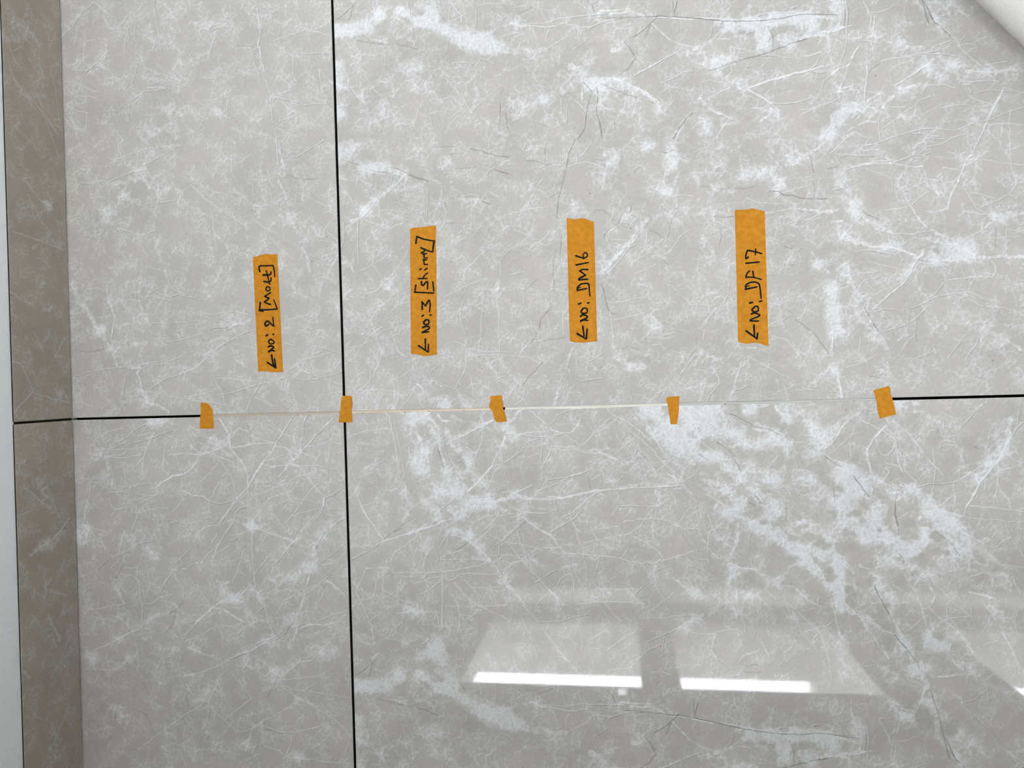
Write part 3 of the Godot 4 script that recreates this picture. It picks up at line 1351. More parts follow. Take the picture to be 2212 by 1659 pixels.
B 45 60 1253 85 1268 82 1261 72
K 120 60 1298 42 1291 56
K 121 55 1235 94 1231 107
K 153 55 1340 76 1336 86
K 186 50 1367 129 1356 123
K 151 50 1415 102 1398 95
K 105 40 1165 50 1194 73
C 17 65 1353 29 1359 58 1372 80
C 17 65 1372 80 1377 80 1380 95 1386 104 1394 120 1397 142 1405 151
L 15 65 1358 89 1380 95
L 15 60 1366 98 1385 104
L 15 60 1324 33 1329 41 1339 37 1342 48
L 15 60 1342 48 1352 69 1353 80 1370 82
L 15 55 1325 79 1328 68 1340 67
B 40 90 1487 87 1475 111 1471 130
B 59 75 1493 46 1486 69 1487 86
B 50 85 1467 132 1450 146 1437 157
B 60 85 1447 148 1430 166 1423 177
L 27 85 1489 82 1478 107 1467 132 1445 159 1426 180
L 24 80 1426 182 1414 209 1398 234 1393 251
B 17 70 1426 182 1412 211 1398 233
C 16 60 1516 52 1504 63 1492 84
C 15 55 1508 29 1504 57
B 36 60 1465 107 1454 123
L 19 70 1410 158 1396 169 1374 180
C 17 60 1373 180 1351 183 1325 183 1298 190
L 17 65 1414 157 1434 144 1456 135
B 27 60 1413 160 1387 162
L 16 60 1465 148 1461 177 1467 197 1483 217 1486 238
L 15 55 1461 179 1461 197 1454 213
C 15 60 1454 213 1455 229 1464 247 1469 254
L 15 60 1436 186 1436 195
L 15 55 1455 89 1459 81 1466 74 1476 51
C 14 55 1420 30 1389 64
L 14 50 1353 29 1388 44
D 11 35 1405 97 1435 114
L 18 60 1405 232 1428 234 1455 236 1511 245
L 15 55 1336 240 1364 247 1391 254
B 34 70 1344 245 1369 251 1391 254
B 27 70 1389 254 1392 269
L 15 55 1334 178 1338 152 1336 141 1334 108
L 15 55 1328 209 1334 181
L 14 50 1266 142 1281 159 1295 175 1300 179
L 15 55 1303 174 1312 163 1329 152
L 15 60 1264 177 1271 182 1287 190
B 51 75 1267 186 1287 195 1304 205
L 21 75 1267 186 1291 197 1311 208
C 17 60 1287 192 1314 207 1321 221
B 51 75 1294 205 1311 216 1327 227
B 51 75 1317 218 1336 236 1346 247
L 19 70 1321 223 1337 232 1347 247
L 17 60 1374 207 1360 218 1349 230
L 15 55 1373 180 1377 207 1371 240
K 103 50 1276 236 1283 232
K 103 50 1250 173 1240 180
L 17 60 1233 173 1244 156 1237 147
L 17 60 1237 136 1258 142 1268 149
B 45 85 1150 139 1167 150 1188 163
B 52 80 1191 165 1216 173 1233 184
B 70 85 1167 161 1184 180 1205 195
B 87 85 1156 194 1180 198 1197 209
D 17 60 1171 165 1182 183 1192 200 1201 211
L 19 70 1212 169 1233 182 1256 195
B 76 80 1253 197 1259 214 1249 206
D 19 60 1258 203 1254 225 1253 247 1256 269
B 76 75 1214 228 1210 246 1199 261
B 105 80 1148 220 1161 243 1150 261
K 63 50 1166 250 1177 248
K 42 45 1192 226 1195 235
K 62 50 1228 212 1220 206
B 69 60 1235 232 1227 256
L 17 60 1262 258 1279 245
B 41 70 1307 236 1304 258
B 85 60 1323 247 1340 258 1360 261
B 18 70 1174 37 1156 46 1145 61
L 17 60 1185 26 1167 37 1153 50 1143 68
B 35 60 1182 6 1185 21 1174 30
L 15 55 1175 52 1170 72 1164 83
L 15 55 1170 72 1191 67
L 15 55 1165 102 1165 128
L 14 55 1417 276 1427 260
L 14 50 1394 254 1427 260 1510 267
B 13 50 1483 96 1496 106 1504 120
L 14 50 1262 122 1286 122 1302 141 1295 164
B 34 45 1289 117 1306 122
L 19 60 63 270 75 290 87 307
B 33 65 148 294 186 280 224 272
L 28 75 87 311 119 302 152 292 186 280 226 270
D 14 40 78 313 102 294 132 280
D 14 40 5 358 33 343 59 331 78 315
L 26 65 5 354 37 339 61 329 85 309
B 84 50 79 370 94 365 99 388
L 21 60 104 357 113 339 135 325 173 298
C 19 55 102 357 108 382 118 396
L 18 55 152 308 155 327
L 21 60 177 296 187 314 197 326
B 46 65 184 335 197 326 193 341
L 21 60 195 341 186 363 179 381
L 18 55 186 365 185 397
C 18 60 210 312 215 336 223 353
C 18 60 243 298 230 318 224 330
C 18 60 241 326 247 304 246 290
B 70 70 246 290 264 286 285 292
B 61 75 285 292 304 312 324 330
L 27 75 254 296 280 302 300 312 324 332
B 53 75 326 332 340 350 346 356
L 25 70 324 330 346 354 363 374 375 395
C 18 50 346 356 361 376
D 14 50 267 332 284 322 298 312
L 20 60 223 353 246 340 283 332
C 18 55 223 355 213 359 218 375 230 389
L 18 55 225 355 275 354 344 356
B 41 60 307 350 340 352
L 23 60 116 388 170 387 228 385 278 376 323 370 340 358
L 19 60 120 396 162 397
C 18 55 182 401 195 389 228 385
L 23 60 230 389 230 417 229 449 227 489 224 523
L 17 50 232 393 248 405
L 18 55 161 414 203 399 230 395
C 18 55 228 407 211 417 196 429 175 440
L 18 60 185 399 194 423
C 21 65 196 433 206 457 215 481 218 511 222 527
B 12 60 215 481 218 509
L 18 55 248 405 278 388 322 388 367 389
L 20 60 259 410 284 440 312 460 344 477 372 489 392 502
L 18 55 285 404 305 424 329 448
L 18 55 305 422 338 420 374 419
L 16 50 346 415 364 469
L 20 60 249 437 267 460 269 482
L 20 60 267 464 270 492 267 521 263 529
L 18 60 271 486 295 490 305 496
L 18 55 273 488 288 510 304 520
C 18 55 272 512 277 548 280 572 277 598
L 18 55 232 465 275 468 332 465 385 463
L 18 50 332 471 312 476 305 486
C 22 60 371 395 384 427 397 457 420 486 431 509
L 24 60 383 399 398 423 413 440 433 464
B 40 55 375 395 390 425 409 442
B 28 70 387 387 385 403
C 20 60 422 272 400 292 375 312 359 320
B 12 50 420 274 398 292
L 18 55 347 296 373 306 389 312 433 320
L 18 55 310 314 335 296 358 274
C 18 60 371 314 370 342
C 17 55 416 284 425 324 436 351
L 17 55 393 316 416 347 436 365
L 18 50 375 379 392 371 436 349
L 17 50 340 344 428 343
K 145 50 225 286 215 282
K 183 35 323 420 293 420
L 24 60 13 438 27 466 41 499 53 523
B 21 55 35 488 43 501
B 17 60 50 527 54 549
L 19 55 13 436 40 378 83 378
L 19 55 85 382 81 427
L 21 60 81 429 114 447 131 456
L 19 55 132 422 114 442
L 19 55 114 447 128 402
B 63 50 139 458 164 470 130 483
B 84 45 125 489 159 486 179 500
L 19 55 113 487 142 483 159 476
L 18 55 176 466 180 478 188 502
L 18 55 47 505 84 479 109 465
L 18 50 45 509 55 529
C 17 50 94 540 103 526 123 511
L 17 50 127 560 139 537 135 511
B 42 55 132 552 136 568
L 18 50 53 453 62 431 65 406
B 42 45 158 525 166 533
C 21 60 173 561 192 548 203 536
B 54 65 207 536 220 540
B 125 65 198 562 185 583 164 599
B 103 65 219 558 227 582 235 590
L 18 55 163 571 160 583
L 21 60 11 546 26 558 47 564
B 64 55 54 562 59 580 50 594
L 19 55 50 594 68 582
L 17 50 82 547 111 550 132 560
L 17 50 251 595 278 592
K 106 40 6 587 94 569
K 107 40 18 532 27 523
L 24 65 451 270 470 284 491 294 503 308 518 329 525 341
B 20 55 476 286 495 296
L 22 60 489 292 503 308
L 17 55 496 288 512 276 524 270
C 18 60 396 290 404 286 425 270
L 17 55 414 286 421 314 435 341 437 369
L 18 60 395 314 419 316 455 326 474 333
L 18 55 395 318 414 345 438 371 468 402
L 17 55 394 365 418 357 438 343 461 327
L 17 55 463 327 490 326 518 325
L 17 60 498 337 522 339 553 341
C 19 65 525 341 537 360 540 386
C 19 65 533 347 544 370 559 405 570 427 577 438
L 22 60 540 384 545 409 544 425
L 17 60 549 268 558 284 556 306 567 321 570 341
C 17 55 568 343 575 366 576 405
L 19 60 526 337 570 341 603 344 626 346 655 350 683 358 706 361
C 17 60 655 350 667 336 673 325
L 17 55 591 286 602 307
B 15 60 600 307 604 309
L 17 60 604 307 639 300 674 294 701 276
L 16 50 569 317 602 307
L 16 50 606 309 627 321 650 331
L 16 50 518 321 546 319
C 17 60 597 354 607 344 598 378
L 16 50 582 348 597 354
C 16 50 622 364 645 377 663 389
C 16 50 640 393 621 405 603 414
L 19 60 706 361 733 359 744 353
B 19 60 742 353 752 355
C 17 55 724 390 728 380 755 367
L 17 60 752 353 775 347 801 340 820 332
L 17 60 689 300 715 313 745 338 752 353
C 19 60 750 355 759 376 777 399 795 414
B 30 65 773 393 795 412 813 424
C 17 55 790 276 806 301 820 317
L 19 60 777 271 803 280 821 282
L 16 50 706 363 720 392 735 417 751 445
L 17 60 720 469 737 459 751 445 772 428
C 17 55 751 445 760 466 767 478
C 20 60 456 406 477 394 493 382 505 378
L 17 55 495 424 520 392 536 386
L 22 60 466 402 487 426 503 441 520 459
B 24 60 487 426 503 445 512 461
L 18 55 485 432 467 446 453 464
L 20 60 392 413 408 435 425 460 438 478 458 499
C 22 65 392 441 401 460 420 488 427 511 439 535 448 564 455 588
C 22 60 458 501 485 500 513 498 537 488 574 481
L 17 60 502 459 509 492
C 17 60 518 459 523 480 526 519 527 537 546 554
L 19 60 549 458 581 454 608 451 665 451 707 454
B 16 60 549 466 555 476
C 19 65 600 438 606 457 618 482 629 505
L 17 55 614 453 636 480 651 495
B 23 50 605 422 638 422 670 421
L 16 50 610 424 614 440
L 17 55 670 421 699 419
C 16 50 683 433 705 411 712 407
C 17 55 765 482 789 479 818 477
L 17 55 712 485 752 486 767 482
C 21 60 696 576 712 560 739 548
C 19 60 710 542 726 534 756 520
C 17 60 710 541 714 554 723 556
L 19 60 756 520 785 506 815 490
C 16 55 749 528 744 557 742 574
L 16 50 694 516 724 517 756 520
L 24 65 475 526 488 544 503 567 518 586 530 594
B 28 60 503 567 522 590
C 17 50 519 549 526 578
L 17 60 616 564 648 540 683 518
L 16 50 577 559 597 561
B 40 40 408 565 416 567
L 16 50 475 520 481 502
L 16 50 556 507 560 542 558 566
K 135 35 629 377 639 366
K 95 60 720 525 705 523
K 133 45 715 577 738 573
L 19 60 782 273 805 282 833 282
B 19 55 834 286 841 307 850 316
L 18 60 857 288 852 307 851 337
C 18 65 854 326 870 345 891 356
B 15 60 855 328 873 349
L 18 60 871 292 882 305 902 322
B 22 55 871 295 885 309
B 37 75 919 280 917 303 911 322
B 29 70 909 324 901 341 895 358
C 16 55 941 303 943 329 947 348 946 369
C 16 55 950 280 942 303
L 16 55 952 276 966 293 975 309
B 108 90 978 280 995 295 1007 312
B 108 80 1003 288 1020 312 1037 333
L 20 60 1008 284 1018 299 1016 323
D 10 40 1010 286 1018 301
B 72 85 1027 327 1046 344 1072 357
B 64 85 1055 325 1080 333 1104 349
B 78 85 1081 314 1109 329 1133 349
B 78 80 1053 277 1092 286 1127 299
B 60 80 1079 362 1093 381 1103 398
B 60 85 1105 398 1117 412 1127 423
B 53 85 1136 351 1135 381 1135 407
B 71 85 1122 362 1130 388
K 124 65 1111 377 1114 388
K 89 60 1091 314 1112 319
K 42 60 1135 329 1133 325
B 70 90 1131 414 1137 436 1140 449
B 32 75 1142 399 1156 406
K 77 60 1152 416 1159 425
K 88 60 1151 440 1158 454
B 32 75 1140 451 1154 467 1164 471
L 19 60 1139 358 1158 373 1165 382
K 88 50 1150 377 1153 388
B 29 70 1042 417 1063 437 1080 448
L 24 75 1035 410 1052 428 1073 446 1094 455
B 32 75 1077 446 1102 455
K 106 65 1098 440 1093 446
K 71 70 1110 461 1112 463
B 21 75 1088 437 1109 431 1120 427
L 20 70 1088 435 1086 446
L 20 70 1114 437 1117 455 1121 466
B 18 70 1101 470 1117 470
K 35 65 1113 476 1115 477
L 20 70 1121 466 1125 488 1130 511
B 35 75 1130 514 1138 536
L 20 60 1102 498 1118 485
B 35 70 1122 466 1140 464
B 55 65 899 360 909 375 905 390
L 22 75 899 360 920 369 946 371 971 386
B 37 75 906 367 935 373 957 371
B 44 70 891 375 898 402 897 421
B 48 65 897 424 911 434 907 451
C 16 50 879 413 897 428 914 451
B 73 80 935 418 930 426 944 431
C 18 60 939 437 949 452 958 463
B 61 65 964 390 985 393 1007 399
K 90 55 1023 400 1021 404
L 20 65 1014 408 1028 411 1035 410
K 109 55 945 386 938 392
K 129 50 869 375 883 381
B 54 60 978 397 1003 408 1024 415
C 18 60 841 376 861 389 879 406
L 17 55 779 399 790 410 808 422
B 75 50 808 422 819 433
C 16 55 801 357 824 370 841 377
L 16 60 818 345 829 351 851 351
L 18 60 849 349 854 360
L 16 50 780 349 792 349
L 16 55 851 480 863 465 889 449
L 16 50 876 436 874 455 863 465
L 20 60 909 381 910 405 914 451 910 489
B 22 60 905 455 910 477
L 16 55 921 468 923 488 930 500
C 16 55 940 450 954 475 959 484 971 503
L 16 55 1013 430 1020 451 1031 483
B 18 55 1028 471 1033 488
C 18 60 1033 488 1050 510 1074 538 1095 567
L 18 60 1020 445 1044 466 1062 486 1072 502
L 16 60 1051 465 1077 458
B 36 65 952 480 943 490
C 16 60 946 492 949 520 945 526
L 15 55 972 416 998 438
C 16 50 928 500 929 515 943 533
L 15 55 975 504 985 525
L 19 60 777 480 799 479 823 479
B 22 65 819 485 838 475
B 49 65 781 512 802 496 819 485
B 37 70 798 506 813 513
L 16 55 798 512 820 521 861 520
L 16 60 861 518 857 543 852 560 863 577
C 16 55 865 520 872 539 882 552
B 15 55 850 566 865 573
L 15 50 865 516 891 510 911 509
B 15 50 960 531 973 557
L 16 60 1074 538 1075 525 1089 511
L 16 55 915 576 922 568 959 558
K 125 50 1076 476 1059 467
K 108 45 980 457 998 468
L 16 50 1057 512 1100 496
L 15 50 1089 510 1099 549 1109 576
K 90 45 1046 348 1033 351
K 107 40 1061 385 1050 374
L 16 60 1026 367 1040 361 1065 355
L 16 55 1034 398 1057 402 1071 394
K 71 50 1061 392 1055 389
L 16 50 979 361 985 352
K 72 50 994 333 998 323
B 104 85 1203 248 1213 272 1202 283
B 104 85 1171 283 1191 303 1215 309
B 103 85 1236 298 1246 316 1267 327
B 103 90 1267 321 1287 327 1312 308
B 85 85 1305 283 1319 283 1313 301
B 84 80 1335 276 1360 279 1380 276
B 67 75 1335 250 1369 261 1390 283
B 67 75 1351 294 1367 312 1385 330
D 11 45 1333 288 1349 297 1364 312 1383 341
B 84 70 1390 290 1399 308 1416 323
L 19 65 1390 290 1410 301 1429 312
B 57 70 1385 334 1416 319 1440 303
B 68 70 1334 345 1358 341 1382 343
B 103 75 1221 349 1249 353 1273 356
B 85 70 1283 367 1307 367 1337 374
B 68 65 1332 365 1354 370 1374 370
K 102 65 1339 301 1332 297
K 68 60 1338 330 1345 332
K 41 65 1360 332 1358 336
K 58 60 1300 343 1309 347
K 85 60 1307 356 1305 361
K 34 60 1307 341 1310 349
K 35 70 1223 283 1225 285
K 35 70 1208 323 1210 325
K 70 60 1163 250 1177 251
K 105 55 1170 322 1152 320
K 60 60 1151 288 1164 292
K 87 60 1195 364 1184 372
K 41 60 1256 347 1259 349
K 103 65 1278 270 1285 268
K 59 55 1241 264 1244 259
K 103 60 1261 391 1254 399
B 52 70 1248 259 1257 285 1257 307
D 19 55 1253 244 1258 274 1259 294
D 19 50 1259 336 1268 347 1268 356
D 15 50 1279 371 1286 385
D 15 45 1335 381 1343 385
B 24 85 1206 399 1214 416 1219 434
B 42 90 1216 397 1230 419 1236 434
B 38 85 1232 452 1238 474 1248 496
D 15 60 1206 405 1215 430 1232 461 1242 487
B 45 85 1250 500 1261 521 1275 540
D 19 60 1244 513 1261 534 1268 542
B 24 85 1230 419 1243 434 1244 448
B 35 70 1176 361 1193 372 1210 386
L 19 65 1176 364 1200 371
B 42 70 1136 391 1153 405 1167 416
B 25 75 1139 361 1140 391 1146 405
L 19 65 1144 353 1160 366 1166 379
B 28 70 1142 442 1162 468 1188 484
L 19 65 1142 442 1166 470 1200 482
B 35 75 1186 484 1207 495 1227 511
L 19 65 1203 488 1224 506 1244 513
L 19 65 1172 475 1186 499 1204 523 1212 541
K 121 60 1214 473 1222 460
K 104 60 1228 495 1238 496
K 77 65 1196 396 1197 401
K 88 55 1159 448 1153 435
K 88 55 1153 416 1160 426
L 15 55 1244 404 1254 410 1264 419
L 19 60 1270 382 1285 411 1295 429 1301 446
C 15 55 1299 385 1319 396
L 19 65 1287 409 1299 387 1313 374
B 27 70 1299 385 1313 378
C 15 60 1321 396 1319 407
B 34 70 1322 381 1331 394 1343 403
L 19 60 1321 383 1331 403 1344 414 1359 432
B 34 70 1322 411 1329 425 1325 440
C 15 60 1318 454 1325 442 1330 431
L 17 60 1304 457 1318 453
L 17 60 1318 454 1334 472 1354 487 1377 508 1397 529
B 17 55 1338 474 1344 483
B 20 60 1377 508 1397 531
L 15 55 1361 436 1379 452 1403 473
C 15 55 1401 444 1403 471 1410 493 1419 509
L 15 50 1437 472 1430 492 1419 509
L 15 55 1339 485 1353 478 1378 473 1397 471
L 18 65 1423 435 1436 454 1452 479 1466 510 1477 535
B 23 60 1436 454 1452 463 1462 477
B 43 70 1439 449 1456 456 1465 479
K 99 50 1469 447 1479 448
C 19 60 1382 390 1400 399 1417 408
B 27 65 1379 394 1380 408
B 27 70 1400 419 1430 424 1449 434
L 18 60 1400 419 1423 424 1446 431
K 83 60 1422 348 1428 350
L 18 65 1410 352 1435 361
K 57 60 1406 363 1415 364
B 23 70 1401 357 1401 373
K 100 60 1417 390 1424 384
K 67 60 1401 381 1391 374
L 18 65 1401 384 1424 377
K 83 55 1458 366 1449 373
K 67 50 1412 334 1415 337
B 66 60 1435 341 1455 350 1468 348
B 66 60 1451 377 1471 380
B 27 65 1447 391 1445 406
L 16 60 1487 383 1490 398 1501 419
K 181 50 1500 394 1499 376
B 23 70 1488 366 1484 384 1481 416
L 18 60 1488 362 1507 364
C 16 60 1469 250 1476 263 1478 283 1489 304 1502 330
L 18 60 1502 326 1508 340
L 15 55 1452 323 1468 308 1486 299
B 33 55 1452 326 1459 332
K 182 40 1467 326 1488 340
K 151 50 1414 263 1404 250
K 116 45 1441 268 1448 258
L 15 55 1420 281 1426 263
L 15 55 1448 299 1453 292 1470 292
C 14 50 1456 313 1451 323
L 15 55 1310 477 1310 491 1316 509
B 31 65 1317 502 1319 524
B 17 60 1301 447 1304 462 1313 498
L 15 50 1277 503 1304 475 1314 471
B 75 60 1312 528 1333 531 1346 538
K 102 55 1333 513 1342 520
L 15 60 1356 441 1352 459 1355 476
B 14 60 1327 498 1344 485
L 15 50 1282 521 1313 511
K 120 40 1263 459 1269 477
K 63 35 94 556 111 562
L 22 60 475 525 488 545 514 580 537 602 564 631
B 24 60 507 568 530 595
L 18 60 437 522 444 552 453 583
L 17 55 526 520 531 538 547 553
C 16 50 519 552 530 581
C 21 60 657 607 673 589 696 577
L 19 60 603 628 622 610 657 605
B 31 50 659 605 680 591
L 17 55 478 622 513 615 532 632
L 18 55 416 628 446 625 478 622
L 16 50 521 617 532 634
L 19 60 620 563 651 537 683 519
L 17 55 620 571 649 563 674 546
K 158 35 473 565 467 573
L 17 55 718 613 741 610 763 617
C 17 55 586 654 609 673 635 691
C 17 55 612 653 625 670 628 687
C 17 55 661 669 666 686
L 18 60 865 521 857 538 853 556 863 576
B 15 60 850 565 865 578
C 16 55 865 521 873 538 893 555
C 18 60 978 511 985 528
C 18 60 1047 510 1071 539 1093 567
L 16 60 1093 518 1105 570 1111 616
L 16 60 1073 539 1084 526
L 16 60 911 585 920 573 940 563 959 553
L 15 55 935 565 944 578
K 55 40 926 575 937 573
L 16 60 882 616 910 613 921 596
D 12 45 931 591 954 587
D 12 40 925 606 965 604
C 16 55 963 591 981 613 989 630
B 11 60 844 611 853 622
L 16 50 836 632 851 622
L 16 55 972 551 980 571
L 15 50 784 594 829 591
B 42 50 1134 549 1136 597 1137 623
L 16 55 1093 576 1108 602
L 15 50 1001 616 1033 596
L 16 50 1145 612 1172 594
L 16 55 898 655 901 680 915 698 923 719 934 731
C 15 50 806 677 807 714
L 15 50 820 663 807 712
L 16 50 928 626 929 641
B 46 50 1114 650 1120 672 1114 693
B 62 80 1251 517 1264 535 1278 551
D 19 60 1246 515 1261 538 1273 549 1277 558
B 58 85 1278 556 1289 578 1300 602
B 51 80 1300 603 1310 625
D 13 50 1277 558 1289 571 1294 589
B 41 80 1306 629 1299 647 1292 670
L 23 75 1306 629 1297 653 1281 690
B 69 85 1247 684 1260 691 1274 687
P 24 80 1247 678 1257 696 1277 690
L 19 70 1250 700 1277 692
B 28 75 1237 664 1243 679
B 37 80 1313 640 1319 661 1322 676
D 15 55 1313 629 1322 661 1329 683 1335 712 1344 755 1351 784
B 51 75 1324 676 1326 701 1327 738
B 51 70 1345 693 1365 711 1382 728
K 118 60 1358 711 1355 718
K 188 50 1304 706 1295 684
K 191 50 1202 739 1221 720 1196 762
B 68 65 1347 740 1371 750 1391 764
B 101 60 1375 717 1388 742 1414 759
D 11 40 1393 680 1419 705 1445 733 1464 757
L 17 55 1380 668 1409 691 1432 719 1464 757 1493 781
B 23 55 1461 755 1485 776
L 15 50 1401 740 1433 786
B 51 70 1329 531 1343 533 1312 534
B 41 65 1311 517 1309 537
L 17 60 1317 504 1323 521 1346 533
L 17 60 1350 535 1356 556 1365 572 1375 583
B 17 65 1364 569 1375 581
B 84 55 1395 584 1402 600 1416 584
B 17 70 1334 602 1355 602 1368 596
L 17 60 1317 605 1351 604 1382 597
C 15 60 1340 586 1338 593
K 102 55 1350 578 1345 573
B 51 55 1295 552 1318 557
D 9 40 1295 556 1324 557
K 44 70 1314 599 1310 601
B 51 60 1306 572 1318 585 1322 599
B 41 65 1247 546 1250 564 1249 586
B 69 60 1257 568 1266 590 1276 604
L 17 60 1203 510 1209 536 1222 554 1233 567
B 21 60 1219 539 1231 565
K 86 55 1234 526 1235 543
L 17 55 1182 585 1204 579
B 69 50 1228 591 1231 613 1248 623
L 15 50 1265 593 1293 600
L 15 50 1269 610 1296 622
D 10 40 1247 671 1281 674
D 13 45 1247 678 1257 680 1277 685
K 189 50 1272 652 1258 641
C 15 55 1418 605 1424 632 1416 640
C 15 55 1383 657 1407 649 1418 632
L 15 55 1377 645 1378 663
B 13 60 1374 647 1380 661
L 15 55 1333 632 1352 633
B 66 50 1443 623 1467 631 1487 636
L 17 60 1208 698 1221 729 1234 758 1230 779
C 14 55 1208 691 1226 694
L 14 55 1208 698 1243 695
L 15 50 1249 704 1245 730
L 14 50 1223 731 1231 749 1259 746 1290 734
B 25 50 1149 682 1152 700 1159 709
L 16 55 1152 658 1149 680 1154 697
B 42 60 1156 700 1166 707 1176 722
C 17 60 1178 724 1177 753 1175 768
B 53 65 1155 719 1167 737 1172 759
L 15 50 1158 672 1183 668
C 15 55 1127 727 1131 716
B 13 60 1367 505 1387 523 1400 544 1409 560
L 17 60 1379 514 1397 539
B 13 55 1463 505 1478 533 1486 556
L 15 55 1463 505 1483 544 1492 572
B 26 60 1486 562 1500 581
L 15 55 1410 539 1420 533 1454 521
L 14 50 1437 536 1456 570
B 27 85 1327 734 1337 746 1351 760
B 34 85 1357 763 1370 781 1380 802
D 15 55 1343 736 1354 764 1362 782
D 14 50 1360 781 1373 790 1383 804 1395 817
L 19 65 1395 816 1409 830 1412 841
C 17 60 1413 827 1423 818
L 18 65 1407 837 1419 851 1432 864 1451 884 1468 897
C 17 60 1393 763 1399 778 1404 788
B 41 60 1361 752 1381 767 1368 746
B 34 75 1255 811 1277 819 1301 826
B 44 80 1298 828 1321 834 1338 836
C 19 65 1288 807 1298 819 1318 826
C 17 60 1355 843 1360 834 1394 825
C 19 65 1330 846 1358 845 1372 842
L 19 65 1252 855 1280 852 1307 851 1330 846
C 19 65 1331 846 1352 850 1372 851 1399 858 1422 865
B 44 75 1368 851 1381 871 1395 881
B 40 75 1395 881 1411 882 1425 885
L 21 70 1361 860 1348 871 1329 882 1304 896 1278 912
B 41 70 1317 886 1337 875 1354 872
B 38 85 1280 918 1302 920 1326 914
L 19 65 1326 914 1350 917 1373 917 1400 928
C 17 60 1340 888 1343 900 1353 906
B 41 70 1343 896 1367 902 1384 900
B 40 75 1424 894 1451 900 1481 905
L 18 65 1424 891 1448 898 1474 901
B 40 70 1487 902 1507 898 1524 900
C 17 60 1410 915 1440 918 1467 918 1487 922
L 17 65 1424 921 1434 919
L 20 70 1496 937 1486 959 1472 980 1460 1002
B 17 55 1493 942 1470 981
L 15 60 1427 929 1430 940
L 15 60 1426 947 1449 960 1474 971
C 15 60 1440 943 1453 940 1471 938 1491 944
L 15 60 1498 937 1516 944 1535 951
L 15 60 1411 837 1428 835 1444 839
L 15 60 1425 855 1446 844
L 15 55 1460 885 1491 881 1504 880
K 83 40 1435 868 1452 861
C 15 50 1252 858 1262 874 1269 886 1272 904
C 15 50 1285 787 1295 797 1276 806
L 15 55 1369 969 1392 966 1422 965
L 15 55 1341 976 1362 967
B 34 60 1256 950 1267 939
"""
